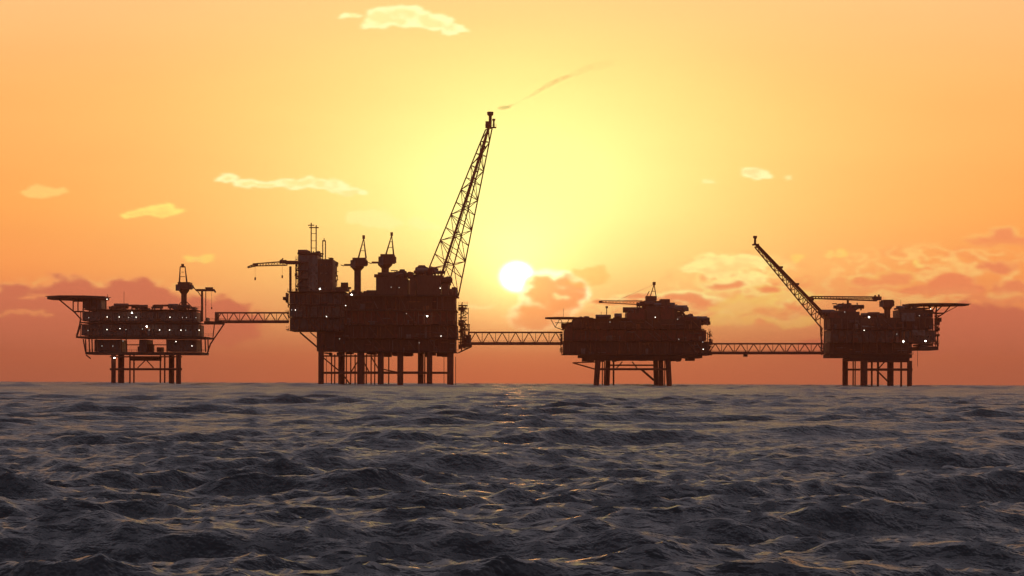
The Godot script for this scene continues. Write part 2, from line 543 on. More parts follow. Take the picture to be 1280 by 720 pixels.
func make_sea():
	var r2 := RandomNumberGenerator.new()
	r2.seed = 77
	# wave length, amplitude: a short, steep wind sea over a low swell
	for q in [[17.0, 0.05], [11.0, 0.055], [7.6, 0.06], [5.8, 0.062], [4.6, 0.062], [3.7, 0.06], [3.05, 0.056], [2.5, 0.049], [2.05, 0.041], [1.7, 0.034], [1.4, 0.028], [1.15, 0.022], [0.92, 0.016]]:
		var dir := r2.randf_range(-0.75, 0.75) * (0.5 if q[0] > 3.0 else 0.75) + 0.1
		var k := TAU / float(q[0])
		waves.append([sin(dir) * k, cos(dir) * k, q[1] * (0.95 if q[0] > 5.0 else 1.12), r2.randf() * TAU, q[0], sin(dir), cos(dir)])
	# offshore swell: longer waves that grow with the depth of water away from the viewer
	for q in [[46.0, 0.30, 0.35], [33.0, 0.30, -0.5], [24.0, 0.26, 0.75], [19.0, 0.22, -0.15]]:
		var k := TAU / float(q[0])
		swell.append([sin(q[2]) * k, cos(q[2]) * k, q[1], r2.randf() * TAU])
	groups.frequency = 0.045; groups.fractal_octaves = 2; groups.seed = 5
	chop.noise_type = FastNoiseLite.TYPE_SIMPLEX_SMOOTH
	chop.frequency = 0.30; chop.fractal_type = FastNoiseLite.FRACTAL_RIDGED; chop.fractal_octaves = 3; chop.seed = 9
	ripple.noise_type = FastNoiseLite.TYPE_SIMPLEX_SMOOTH
	ripple.frequency = 1.7; ripple.fractal_type = FastNoiseLite.FRACTAL_RIDGED; ripple.fractal_octaves = 3; ripple.seed = 21
	var angles := PackedFloat32Array()
	var a := -180.0
	while a < 180.0:
		angles.append(deg_to_rad(a))
		var off := absf(a)
		a += 0.125 if off < 21.0 else (0.4 if off < 30.0 else 4.0)
	angles.append(PI)
	var radii := PackedFloat32Array()
	var r := 2.5
	while r < 9000.0:
		radii.append(r)
		r += row_step(r)
	var na := angles.size()
	var nr := radii.size()
	var v := PackedVector3Array()
	v.resize(na * nr)
	for j in nr:
		var rr := radii[j]
		var dr := row_step(rr)
		var fit := PackedFloat32Array()
		var used := 0
		for w in waves:
			var f := smoothstep(1.6, 2.3, w[4] / dr)
			fit.append(f)
			if f > 0.001:
				used += 1
		var far := smoothstep(7000.0, 2000.0, rr)
		var sw := smoothstep(150.0, 650.0, rr)
		var fc := smoothstep(1.5, 0.4, dr)
		var fr := smoothstep(0.40, 0.12, dr)
		for i in na:
			var x := sin(angles[i]) * rr
			var z := -cos(angles[i]) * rr
			var y := 0.0
			var px := x
			var pz := z
			var grp := 0.75 + 0.75 * groups.get_noise_2d(x, z)
			if absf(angles[i]) < 0.6:
				for q in used:
					var w: Array = waves[q]
					var ph: float = w[0] * x + w[1] * z + w[3]
					var amp: float = w[2] * fit[q] * (grp if q > 2 else 1.0)
					y += amp * sin(ph)
					var c := amp * cos(ph) * 0.8
					px += c * w[5]
					pz += c * w[6]
				if sw > 0.0:
					for w in swell:
						y += sw * w[2] * (0.4 + grp * 0.8) * sin(w[0] * x + w[1] * z + w[3])
				if fc > 0.0:
					y += fc * 0.19 * grp * chop.get_noise_2d(px * 0.40, pz)
				if fr > 0.0:
					y += fr * 0.07 * ripple.get_noise_2d(px * 0.42, pz)
				y *= far
			v[j * na + i] = Vector3(px, y, pz)
	var nrm := PackedVector3Array()
	nrm.resize(na * nr)
	for j in nr:
		var j0 := maxi(j - 1, 0) * na
		var j1 := mini(j + 1, nr - 1) * na
		for i in na:
			var i0 := maxi(i - 1, 0)
			var i1 := mini(i + 1, na - 1)
			var n := (v[j * na + i1] - v[j * na + i0]).cross(v[j1 + i] - v[j0 + i])
			n = n.normalized()
			nrm[j * na + i] = n if n.y > 0.0 else -n
	var idx := PackedInt32Array()
	idx.resize((na - 1) * (nr - 1) * 6)
	var p := 0
	for j in nr - 1:
		for i in na - 1:
			var q := j * na + i
			idx[p] = q; idx[p + 1] = q + na; idx[p + 2] = q + na + 1
			idx[p + 3] = q; idx[p + 4] = q + na + 1; idx[p + 5] = q + 1
			p += 6
	print("sea triangles ", idx.size() / 3)
	var arr := []
	arr.resize(Mesh.ARRAY_MAX)
	arr[Mesh.ARRAY_VERTEX] = v
	arr[Mesh.ARRAY_NORMAL] = nrm
	arr[Mesh.ARRAY_INDEX] = idx
	var mesh := ArrayMesh.new()
	mesh.add_surface_from_arrays(Mesh.PRIMITIVE_TRIANGLES, arr)
	var m := StandardMaterial3D.new()
	m.albedo_color = Color(0.17, 0.17, 0.195)
	m.roughness = 0.3
	m.metallic_specular = 0.36
	var n2 := FastNoiseLite.new()
	n2.noise_type = FastNoiseLite.TYPE_SIMPLEX_SMOOTH
	n2.frequency = 0.012
	n2.fractal_octaves = 5
	n2.fractal_gain = 0.55
	var t := NoiseTexture2D.new()
	t.width = 1024; t.height = 1024
	t.seamless = true
	t.as_normal_map = true
	t.bump_strength = 32.0
	t.noise = n2
	m.normal_enabled = true
	m.normal_texture = t
	m.normal_scale = 1.0
	m.uv1_triplanar = true
	m.uv1_world_triplanar = true
	m.uv1_scale = Vector3(0.17, 0.17, 0.34)
	var o := MeshInstance3D.new()
	o.name = "sea"
	o.mesh = mesh
	o.material_override = m
	o.set_meta("kind", "structure")
	o.set_meta("label", "dark choppy grey sea reaching to the horizon under the platforms")
	add_child(o)

# ------------------------------------------------------------------ platform builders
# jacket legs go from a pixel down through the water; pairs of front and back legs come from depth
func leg(parent: Node3D, x: float, y: float, z: float, r: float, lean := 0.0, called := "jacket_leg", mat := "jacket") -> MeshInstance3D:
	var top := P(x, y, z)
	var foot := Vector3(top.x + lean, -6.0, top.z)
	return strut(parent, called, foot, top, r, mats[mat], true)

# one storey: deck plate, wall set back behind columns, clutter on the front
func storey(parent: Node3D, x0: float, x1: float, y0: float, y1: float, zf: float, zb: float, wall: String, every: float, n: int, setback := 2.2):
	block(parent, "deck", x0 - 1.0, x1 + 1.0, y1 - 1.6, y1, zf, zb, mats.deck)
	block(parent, "process_module", x0 + 1.2, x1 - 1.2, y0 - 1.1, y1 - 1.2, zf - setback, zb + 1.0, mats[wall])
	var x := x0 + 1.5
	while x < x1:
		strut(parent, "column", P(x, y0, zf - 0.5), P(x, y1 - 1.0, zf - 0.5), 0.28, mats.steel)
		x += every * rng.randf_range(0.7, 1.3)
	if n > 0:
		front_clutter(parent, x0 + 2.0, x1 - 2.0, y0 + 0.5, y1 - 2.0, zf - setback + 0.6, n)
	railing(parent, [P(x0 - 0.5, y1 - 1.6, zf - 0.1), P(x1 + 0.5, y1 - 1.6, zf - 0.1)])

func windows(parent: Node3D, x0: float, x1: float, y: float, z: float, every: float, w := 2.4, h := 2.6):
	var x := x0
	while x < x1:
		var f := block(parent, "window", x, x + w, y, y + h, z + 0.08, z - 0.2, mats.grey)
		var p := MeshInstance3D.new()
		p.name = "pane"
		p.mesh = unit_box
		p.material_override = mats.pane
		p.transform = Transform3D(Basis.from_scale(Vector3(0.78, 0.78, 0.3)), Vector3(0, 0, 0.42))
		f.add_child(p, true)
		x += every

func helideck(parent: Node3D, x0: float, x1: float, y: float, thick: float, zf: float, zb: float, net := true):
	# eight-sided landing deck with a safety net shelf round it
	var a := P(x0, y, (zf + zb) / 2.0)
	var b := P(x1, y, (zf + zb) / 2.0)
	var c := (a + b) / 2.0
	var hx := (b.x - a.x) / 2.0
	var hz := (zf - zb) / 2.0
	var t := thick * DIST / LENS
	var st := SurfaceTool.new()
	st.begin(Mesh.PRIMITIVE_TRIANGLES)
	var ring := []
	for k in 8:
		var q := TAU * (k + 0.5) / 8.0
		ring.append(Vector3(cos(q) * hx / cos(PI / 8.0), 0, sin(q) * hz / cos(PI / 8.0)))
	for k in 8:
		var p: Vector3 = ring[k]
		var q: Vector3 = ring[(k + 1) % 8]
		var d := Vector3(0, -t, 0)
		for v in [Vector3.ZERO, p, q, d, q + d, p + d, p, p + d, q, q, p + d, q + d]:
			st.add_vertex(v)
	st.generate_normals()
	var o := put(parent, "helideck", st.commit(), Basis.IDENTITY, c, mats.deck)
	if net:
		var s2 := SurfaceTool.new()
		s2.begin(Mesh.PRIMITIVE_TRIANGLES)
		for k in 8:
			var p: Vector3 = ring[k] * 1.0
			var q: Vector3 = ring[(k + 1) % 8] * 1.0
			var u := Vector3(0, 0.05, 0)
			s2.append_from(unit_tube, 0, Transform3D(along(p * 1.05 + u, q * 1.05 + u, 0.1), (p + q) * 0.525 + u))
			s2.append_from(unit_tube, 0, Transform3D(along(p * 0.99 - u * 4.0, p * 1.05 + u, 0.09), p * 1.02))
			s2.append_from(unit_tube, 0, Transform3D(along((p + q) * 0.49 - u * 4.0, (p + q) * 0.525 + u, 0.09), (p + q) * 0.51))
		put(o, "safety_net", s2.commit(), Basis.IDENTITY, c, mats.steel)

func mast(parent: Node3D, x: float, y0: float, y1: float, z: float, r := 0.16, arm := 0.0):
	strut(parent, "antenna_mast", P(x, y1, z), P(x, y0, z), r, mats.steel)
	if arm > 0.0:
		strut(parent, "antenna_arm", P(x - arm, y0 + 3.0, z), P(x + arm, y0 + 3.0, z), r * 0.8, mats.steel)

# a crane seen end on: pedestal, slewing ring, machinery house, counter arm, raking A-frame and luffed boom
func end_on_crane(label: String, xp: float, wp: float, y_foot: float, y_head: float, x0: float, x1: float, y_house: float, apex: Vector2, ax0: float, ax1: float, arm: float, z: float, spread := 0.0):
	var foot := P(xp, y_foot, z)
	var t := thing("pedestal_crane", label, "crane", foot, "pedestal cranes on the platforms")
	var w := wp * DIST / LENS / 2.0
	strut(t, "pedestal", foot, P(xp, y_head, z), w, mats.crane, true)
	var ring := P(xp, y_head, z)
	put(t, "slewing_ring", lathe([[-1.8, w], [-0.3, w * 1.9], [0.3, w * 1.9], [0.31, 0.0]]), Basis.IDENTITY, ring, mats.crane)
	var house := block(t, "machinery_house", x0 + 2.5, x1 - 1.5, y_house, y_head - 0.5, z + 3.2, z - 4.0, mats.crane)
	block(t, "operator_cab", x0, x0 + 6.0, y_house + 3.0, y_head + 1.0, z + 5.6, z + 3.3, mats.grey)
	block(t, "winch_housing", x1 - 6.0, x1, y_house + 3.2, y_head - 1.5, z + 2.2, z - 3.0, mats.steel)
	var ap := P(apex.x, apex.y, z - 1.0)
	var frame := holder(t, "a_frame", P(xp, y_house, z))
	for q in [[ax0, 2.6], [ax1, 2.6], [ax0 + 1.0, -3.4], [ax1 + 1.0, -3.4]]:
		strut(frame, "leg", P(q[0], y_house + 0.5, z + q[1]), ap + Vector3(signf(q[0] - (ax0 + ax1) / 2.0) * spread, 0, 0), 0.22, mats.crane)
	if spread > 0.0:
		strut(frame, "top_bar", ap - Vector3(spread, 0, 0), ap + Vector3(spread, 0, 0), 0.3, mats.crane)
	for f in [0.35, 0.65]:
		strut(frame, "cross_strut", P(ax0, y_house, z + 2.6).lerp(ap, f), P(ax1, y_house, z + 2.6).lerp(ap, f), 0.14, mats.crane)
	brick_of(t, "sheave_block", ap + Vector3(0, 0.5, 0), Vector3(1.1, 1.6, 1.2), mats.crane)
	if arm != 0.0:
		block(t, "counterweight_arm", xp + minf(arm, 0.0), xp + maxf(arm, 0.0), y_head - 3.6, y_head - 1.0, z + 1.0, z - 1.0, mats.crane)
		strut(t, "lamp_bracket", P(xp + arm, y_head - 1.0, z), P(xp + arm * 1.25, y_head - 2.4, z), 0.2, mats.crane)
	# the boom points away from the viewer, resting low behind the machinery house
	var boom := holder(t, "boom", P(xp, y_head - 1.0, z - 4.0))
	var s := []
	var e := []
	for q in [[-1.1, -0.8], [1.1, -0.8], [1.1, 0.8], [-1.1, 0.8]]:
		s.append(P(xp + 1.0, y_head - 2.0, z - 4.0) + Vector3(q[0], q[1], 0))
		e.append(P(xp + 1.0, y_head - 1.0, z - 30.0) + Vector3(q[0] * 0.5, q[1] * 0.5 + 0.3, 0))
	lattice(boom, s, e, 9, 0.14, 0.09, mats.crane, false)

# ------------------------------------------------------------------ quarters platform with helideck
func make_quarters_platform():
	var p := thing("offshore_platform", "boxy quarters platform with lit deck rows and a helideck cantilevered over its side", "oil platform", P(182, 480, 0) * Vector3(1, 0, 1))
	var zf := 10.0
	var zb := -9.0
	# jacket
	for q in [[142.0, 9.0, 1.0], [151.5, -9.5, 1.4], [214.5, -9.5, 1.25], [223.3, 9.0, 1.1]]:
		leg(p, q[0], 442.0, q[1], q[2])
	for q in [162.5, 167.5, 200.5, 206.0]:
		leg(p, q, 443.0, rng.randf_range(-4.0, 4.0), 0.34, 0.0, "conductor")
	for q in [[461.5, 0.5], [446.0, 0.3]]:
		strut(p, "jacket_brace", P(137.5, q[0], 9.0), P(227.5, q[0], 9.0), q[1], mats.jacket)
		strut(p, "jacket_brace", P(148.0, q[0], -9.5), P(218.0, q[0], -9.5), q[1], mats.jacket)
	strut(p, "jacket_brace", P(141.5, 461.5, 9.0), P(151.5, 461.5, -9.5), 0.4, mats.jacket)
	strut(p, "jacket_brace", P(223.5, 461.5, 9.0), P(214.5, 461.5, -9.5), 0.4, mats.jacket)
	for q in [[172.0, 460.0, 183.0, 449.0], [192.0, 460.0, 182.0, 449.0]]:
		strut(p, "jacket_brace", P(q[0], q[1], 0), P(q[2], q[3], 0), 0.25, mats.jacket)
	# cellar deck: open in the middle so that the sky shows through
	block(p, "deck", 106.5, 261.0, 440.0, 444.0, zf, zb, mats.deck)
	block(p, "underslung_deck", 162.0, 202.0, 445.2, 451.0, 4.0, -4.0, mats.deck)
	for q in [[118.0, 158.0], [208.0, 252.0], [174.0, 191.0]]:
		block(p, "process_module", q[0], q[1], 424.5, 440.0, zf - 3.0, zb + 3.0, mats.grey)
	for x in [107.5, 112.0, 115.5, 121.0, 152.0, 158.5, 209.0, 252.0, 257.0, 260.5]:
		strut(p, "column", P(x, 440.0, zf - 0.6), P(x - 0.6, 424.0, zf - 0.6), 0.30, mats.steel)
	for q in [[172.0, 433.0, 10.0], [186.0, 430.0, 7.0], [196.0, 434.0, 9.0]]:
		block(p, "equipment_skid", q[0], q[0] + q[2], q[1], 440.0, 3.0, -3.0, mats.red)
	strut(p, "pipe", P(159, 431, 4), P(210, 431, 4), 0.22, mats.red)
	for x in [176.0, 183.0, 190.5]:
		strut(p, "riser_pipe", P(x, 440, 3.5), P(x, 425, 3.5), 0.25, mats.red)
	strut(p, "deck_brace", P(104.0, 424, zf - 1), P(107.0, 440, zf - 1), 0.3, mats.steel)
	strut(p, "deck_brace", P(108.0, 444, zf - 1), P(113.0, 448, zf - 6), 0.3, mats.steel)
	railing(p, [P(106.5, 440, zf - 0.1), P(261, 440, zf - 0.1)])
	# main deck and two storeys of quarters
	block(p, "deck", 95.0, 267.0, 420.5, 424.2, zf + 1.5, zb - 1.0, mats.deck)
	railing(p, [P(95, 420.5, zf + 1.4), P(267, 420.5, zf + 1.4)])
	block(p, "quarters_storey", 102.0, 255.0, 405.5, 420.5, zf - 2.5, zb + 2.0, mats.wall)
	block(p, "deck", 99.0, 258.0, 402.8, 405.5, zf, zb, mats.deck)
	railing(p, [P(99, 402.8, zf - 0.1), P(258, 402.8, zf - 0.1)])
	block(p, "quarters_storey", 103.0, 252.0, 389.5, 402.8, zf - 2.5, zb + 2.0, mats.wall)
	block(p, "roof_deck", 103.0, 254.0, 386.6, 389.5, zf, zb, mats.deck)
	railing(p, [P(134, 386.6, zf - 0.1), P(254, 386.6, zf - 0.1)])
	for x in [101.0, 112.0, 126.0, 141.0, 158.0, 176.0, 193.0, 210.0, 226.0, 241.0, 251.0]:
		strut(p, "column", P(x, 420.5, zf - 0.4), P(x, 405.5, zf - 0.4), 0.2, mats.steel)
		strut(p, "column", P(x, 402.8, zf - 0.4), P(x, 389.5, zf - 0.4), 0.2, mats.steel)
	windows(p, 108.0, 248.0, 395.0, zf - 2.5, 7.6)
	windows(p, 108.0, 250.0, 411.0, zf - 2.5, 7.6)
	front_clutter(p, 104.0, 252.0, 390.5, 402.0, zf - 1.6, 22)
	front_clutter(p, 104.0, 252.0, 406.5, 420.0, zf - 1.6, 26)
	strut(p, "deck_brace", P(95.5, 421, zf), P(101.5, 398, zf), 0.3, mats.steel)
	strut(p, "deck_brace", P(101.5, 405, zf - 1), P(96.0, 421, zb), 0.3, mats.steel)
	# helideck on its cantilever
	helideck(p, 62.5, 133.5, 371.3, 3.4, 12.0, -12.0)
	block(p, "helideck_support", 104.0, 133.0, 374.8, 386.6, 5.0, -5.0, mats.grey)
	for x in [91.5, 97.5, 104.0, 112.0, 121.0, 132.5]:
		for z in [6.0, -6.0]:
			strut(p, "helideck_post", P(x, 374.0, z), P(x, 389.5, z), 0.28, mats.steel)
	for z in [6.0, -6.0]:
		strut(p, "helideck_brace", P(74.0, 374.5, z), P(94.0, 391.0, z), 0.32, mats.steel)
		strut(p, "helideck_brace", P(94.0, 391.0, z), P(101.0, 399.0, z), 0.32, mats.steel)
		strut(p, "helideck_brace", P(91.5, 389.5, z), P(106.0, 389.5, z), 0.32, mats.steel)
		strut(p, "helideck_brace", P(91.5, 376.5, z), P(104.0, 376.5, z), 0.3, mats.steel)
	# roof: looped ducts, tanks, mast
	for q in [[154.0, 176.0], [190.0, 213.0]]:
		for z in [5.0, -2.0]:
			strut(p, "roof_duct", P(q[0] + 2.0, 381.8, z), P(q[1] - 2.0, 381.8, z), 0.42, mats.red)
			for x in [q[0], (q[0] + q[1]) / 2.0, q[1]]:
				strut(p, "roof_duct", P(x, 387.0, z), P(x + (2.0 if x == q[0] else (-2.0 if x == q[1] else 0.0)), 381.8, z), 0.36, mats.red)
	for q in [[136.0, 146.0, 383.0], [147.0, 153.0, 384.5], [178.0, 188.0, 384.6], [215.0, 224.0, 382.5], [237.0, 247.0, 383.8], [106.0, 131.0, 384.0]]:
		block(p, "roof_unit", q[0], q[1], q[2], 386.8, 3.0, -3.0, mats.grey)
	mast(p, 155.0, 364.5, 387.0, 2.0, 0.09)
	mast(p, 134.5, 368.0, 374.0, 2.0, 0.12)
	plant(p, 136.0, 250.0, 386.8, 6.0, -6.0, 16, 2.0)
	# landing for the footbridge
	block(p, "bridge_landing", 255.0, 281.0, 401.5, 405.8, 4.0, -4.0, mats.deck)
	block(p, "landing_cabin", 257.0, 262.0, 397.0, 401.5, 3.0, -3.0, mats.grey)
	railing(p, [P(262, 401.5, 3.9), P(281, 401.5, 3.9)])
	for z in [3.4, -3.4]:
		strut(p, "landing_brace", P(280.0, 405.0, z), P(263.0, 430.0, z), 0.34, mats.steel)
		strut(p, "landing_brace", P(263.0, 430.0, z), P(259.0, 442.0, z), 0.34, mats.steel)
		strut(p, "landing_brace", P(268.0, 405.0, z), P(266.0, 424.0, z), 0.24, mats.steel)
	# lamps: pixels taken from the photograph, hung on the deck fronts
	for q in [[165.0, 391.0, 2], [183.3, 408.2, 2], [143.0, 447.3, 2], [134, 396.2, 1], [149, 396.2, 1], [160.8, 397, 0], [170.2, 396.5, 1], [212.5, 396.5, 1], [228, 397, 0], [233, 397, 0], [245, 397, 0],
			[133.8, 412, 1], [150, 410.8, 1], [157.5, 412, 0], [178, 411.2, 0], [186.5, 412.5, 0], [199.5, 412.5, 1], [212, 412.5, 1], [226.2, 412.7, 1], [232, 412.7, 0], [249, 412.7, 1],
			[110, 413, 0], [111, 397, 0], [220, 427, 1], [240, 432.5, 1], [127.5, 432.5, 0], [141.0, 432.5, 0], [153.8, 426.2, 0], [133.8, 374, 1]]:
		lamp(p, q[0], q[1], zf + (1.8 if q[1] > 420.0 else -0.2), q[2])
	# crane, seen end on, its A-frame upright
	end_on_crane("tall thin pedestal crane with an upright frame on the quarters platform roof", 230.0, 7.0, 387.0, 362.5, 219.5, 242.0, 352.5, Vector2(228.3, 333.5), 223.8, 233.0, 0.0, 0.0, 1.1)
	var c: Node3D = get_node("pedestal_crane")
	for q in [[218.0, 387.0], [243.0, 387.0]]:
		for z in [3.0, -3.0]:
			strut(c, "pedestal_brace", P(q[0], q[1], z), P(230.0, 374.0, 0), 0.2, mats.crane)
	# small jib crane beside the bridge landing
	var j := thing("jib_crane", "small jib crane on a slim post beside the footbridge landing", "crane", P(253, 402, 2))
	strut(j, "post", P(252.6, 402, 2), P(252.6, 363, 2), 0.5, mats.crane, true)
	strut(j, "back_stay", P(257.2, 402, -2), P(257.2, 363, 1), 0.2, mats.crane)
	block(j, "jib", 245.0, 268.0, 361.2, 364.2, 2.8, 1.2, mats.crane)
	block(j, "winch", 256.5, 266.5, 359.0, 361.2, 3.0, 1.0, mats.crane)
	strut(j, "jib_tip", P(245.0, 363.0, 2), P(241.0, 357.6, 2), 0.25, mats.crane)
	strut(j, "jib_brace", P(252.6, 372, 2), P(247.0, 364, 2), 0.2, mats.crane)
	strut(j, "jib_end", P(267.0, 361.5, 2), P(269.5, 365.5, 2), 0.4, mats.crane)
	strut(j, "hook_line", P(264.6, 364, 2), P(264.6, 384, 2), 0.06, mats.crane)
	brick_of(j, "hook_block", P(264.6, 385.2, 2), Vector3(0.5, 0.9, 0.5), mats.crane)

# ------------------------------------------------------------------ main production platform
func make_main_platform():
	var p := thing("offshore_platform", "largest production platform with a tower block and a leaning flare tower", "oil platform", P(470, 480, 0) * Vector3(1, 0, 1))
	var zf := 12.0
	var zb := -11.0
	for q in [[401.5, 10.0, 1.25], [427.0, -10.0, 1.5], [451.0, 10.0, 1.6], [476.0, 10.0, 1.35], [500.5, 10.0, 1.35], [526.0, -9.0, 1.35], [537.0, 10.0, 1.25], [563.0, 10.0, 1.45]]:
		leg(p, q[0], 440.0 if q[0] > 410.0 else 418.0, q[1], q[2])
	for x in [414.5, 418.5, 433.0, 438.5, 444.0, 458.0, 464.0, 468.5, 486.0, 531.0]:
		leg(p, x, 443.0, rng.randf_range(-7.0, 5.0), 0.28, 0.0, "conductor")
	strut(p, "jacket_brace", P(401.5, 466, 10), P(563.0, 466, 10), 0.5, mats.jacket)
	strut(p, "jacket_brace", P(427.0, 465.4, -10), P(526.0, 465.4, -10), 0.4, mats.jacket)
	strut(p, "jacket_brace", P(401.5, 445, 10), P(480.0, 445, 10), 0.35, mats.jacket)
	for q in [[401.5, 445, 427, 466], [451, 446, 438, 466], [451, 446, 462, 466], [476, 466, 464, 446], [427, 466, 438, 481], [500, 466, 476, 461]]:
		strut(p, "jacket_brace", P(q[0], q[1], 9), P(q[2], q[3], 4), 0.28, mats.jacket)
	for x in [408.0, 456.0, 555.0, 569.5]:
		strut(p, "ladder", P(x, 446, 10.5), P(x, 482, 10.5), 0.14, mats.steel)
	# tower block of quarters on the left
	block(p, "tower_block", 372.5, 402.0, 319.0, 366.0, 9.0, -8.0, mats.wall)
	block(p, "tower_block", 396.0, 420.5, 323.8, 366.0, 8.4, -8.2, mats.steel)
	block(p, "tower_roof", 371.6, 402.8, 317.8, 319.2, 9.5, -8.4, mats.deck)
	block(p, "roof_unit", 410.0, 417.5, 322.0, 323.9, 4.0, -3.0, mats.steel)
	for y in [327.0, 337.5, 347.5, 357.5]:
		block(p, "balcony", 369.0, 386.0, y, y + 1.6, 11.0, 9.0, mats.deck)
		railing(p, [P(369.0, y, 10.9), P(386.0, y, 10.9)])
		block(p, "balcony", 420.5, 422.5, y + 1.0, y + 2.6, 8.0, 0.0, mats.deck)
		windows(p, 388.0, 419.0, y + 2.5, 9.05, 6.2)
	for x in [369.5, 385.5]:
		strut(p, "stair_post", P(x, 366, 10.8), P(x, 327, 10.8), 0.16, mats.steel)
	for q in [[337.5, 327.0], [347.5, 337.5], [357.5, 347.5]]:
		strut(p, "stair", P(370.5, q[0], 10.3), P(380, q[1], 10.3), 0.3, mats.steel)
	# block below the tower
	block(p, "deck", 359.0, 437.0, 364.8, 367.4, 12.5, -10.5, mats.deck)
	railing(p, [P(359, 364.8, 12.4), P(437, 364.8, 12.4)])
	storey(p, 361.0, 437.0, 367.4, 383.0, zf, zb, "grey", 9.0, 16)
	storey(p, 361.0, 437.0, 383.0, 399.0, zf, zb, "wall", 9.0, 16)
	storey(p, 361.5, 437.0, 399.0, 415.0, zf, zb, "grey", 9.0, 16)
	block(p, "roof_unit", 421.5, 437.0, 360.0, 364.8, 6.0, -6.0, mats.steel)
	block(p, "access_platform", 353.5, 361.0, 371.0, 376.0, 6.0, -4.0, mats.steel)
	block(p, "access_platform", 357.0, 361.0, 366.0, 379.0, 5.0, -3.0, mats.grey)
	for z in [9.0, -7.0]:
		strut(p, "deck_brace", P(375.0, 415.5, z), P(399.0, 436.0, z), 0.4, mats.steel)
		strut(p, "deck_brace", P(388.0, 415.5, z), P(398.0, 424.0, z), 0.28, mats.steel)
	block(p, "lower_module", 396.0, 439.0, 415.0, 440.0, 9.0, -8.0, mats.steel)
	front_clutter(p, 397.0, 437.0, 417.0, 440.0, 9.4, 18)
	# antenna masts
	mast(p, 389.0, 278.5, 319.0, 0.0, 0.28, 4.0)
	mast(p, 395.2, 281.5, 319.0, 0.0, 0.28, 3.0)
	strut(p, "antenna_arm", P(386.5, 284.5, 0), P(398.5, 284.5, 0), 0.25, mats.steel)
	for y in [292.0, 301.0, 310.0]:
		strut(p, "antenna_arm", P(389.0, y, 0), P(395.2, y, 0), 0.12, mats.steel)
	mast(p, 403.4, 300.5, 324.0, 0.0, 0.26)
	mast(p, 406.8, 301.0, 324.0, 0.0, 0.26)
	strut(p, "antenna_arm", P(403.4, 301.0, 0), P(406.8, 301.0, 0), 0.3, mats.steel)
	strut(p, "antenna_mast", P(405.1, 301.0, 0), P(405.1, 297.5, 0), 0.2, mats.steel)
	# process decks on the right
	storey(p, 429.0, 572.0, 371.0, 390.0, zf, zb, "steel", 11.0, 34)
	storey(p, 429.0, 572.0, 390.0, 408.0, zf, zb, "red", 11.0, 34)
	storey(p, 429.0, 574.0, 408.0, 425.0, zf, zb, "steel", 11.0, 34)
	storey(p, 430.0, 572.0, 425.0, 441.5, zf, zb, "steel", 11.0, 30)
	block(p, "deck", 429.0, 574.0, 369.8, 371.2, zf + 0.6, zb - 0.4, mats.deck)
	# upper modules, stepping up to the flare tower
	for q in [[470.0, 500.0, 347.0], [486.0, 497.0, 340.5], [497.0, 512.0, 348.0], [512.0, 522.0, 346.0], [521.0, 552.0, 344.0], [552.0, 562.0, 356.0], [562.0, 571.0, 366.0]]:
		block(p, "process_module", q[0], q[1], q[2], 370.5, rng.randf_range(6.0, 9.5), rng.randf_range(-9.0, -5.0), mats[["steel", "red", "steel"][rng.randi() % 3]])
	for q in [[496.5, 509.0, 341.5, 339.5], [518.5, 536.0, 336.5, 333.0]]:
		var c := P((q[0] + q[1]) / 2.0, q[2] + 8.0, 0)
		var r: float = (q[1] - q[0]) / 2.0 * DIST / LENS
		put(p, "exhaust_hood", lathe([[-1.0, r * 0.86], [2.2, r], [3.6, r * 0.92], [4.1, r * 0.55], [4.6, r * 0.5], [4.61, 0.0]], 12), Basis.IDENTITY, c, mats.steel)
	for q in [[440.0, 367.0, 3.5], [458.0, 366.0, 5.0], [465.0, 367.5, 5.0], [486.0, 345.0, 2.5]]:
		block(p, "roof_unit", q[0], q[0] + q[2], q[1], 370.5, 4.0, -4.0, mats.steel)
	plant(p, 440.0, 470.0, 371.0, 8.0, -8.0, 14, 2.6)
	plant(p, 487.0, 520.0, 348.5, 6.0, -4.0, 16, 3.2)
	plant(p, 522.0, 550.0, 344.5, 6.0, -4.0, 14, 3.4)
	plant(p, 545.0, 561.0, 356.0, 6.0, -4.0, 10, 3.6)
	plant(p, 560.0, 572.0, 370.0, 7.0, -6.0, 12, 4.2)
	plant(p, 488.0, 500.0, 348.0, 5.0, -4.0, 8, 4.0)
	plant(p, 510.0, 546.0, 346.0, 6.0, -4.0, 18, 4.4)
	plant(p, 546.0, 560.0, 356.0, 5.0, -4.0, 10, 5.0)
	plant(p, 452.0, 472.0, 371.0, 6.0, -6.0, 10, 2.8)
	side_clutter(p, 573.0, 12.0, 376.0, 440.0, -8.0, 8.0, 46)
	side_clutter(p, 361.0, -4.0, 368.0, 414.0, -6.0, 9.0, 12)
	side_clutter(p, 372.0, -4.0, 322.0, 362.0, -6.0, 6.0, 12)
	side_clutter(p, 420.0, 4.0, 326.0, 364.0, -6.0, 6.0, 10)
	plant(p, 374.0, 400.0, 318.0, 6.0, -6.0, 10, 1.3)
	plant(p, 422.0, 436.0, 361.0, 6.0, -6.0, 8, 1.8)
	plant(p, 470.0, 486.0, 347.5, 6.0, -4.0, 8, 2.0)
	# plant hung under the cellar deck
	for i in 26:
		var ux := rng.randf_range(402.0, 570.0)
		block(p, "underslung_skid", ux, ux + rng.randf_range(3.0, 12.0), 440.5, 441.5 + rng.randf_range(1.0, 5.0), 6.0 + rng.randf(), 0.0 - rng.randf() * 6.0, mats.steel)
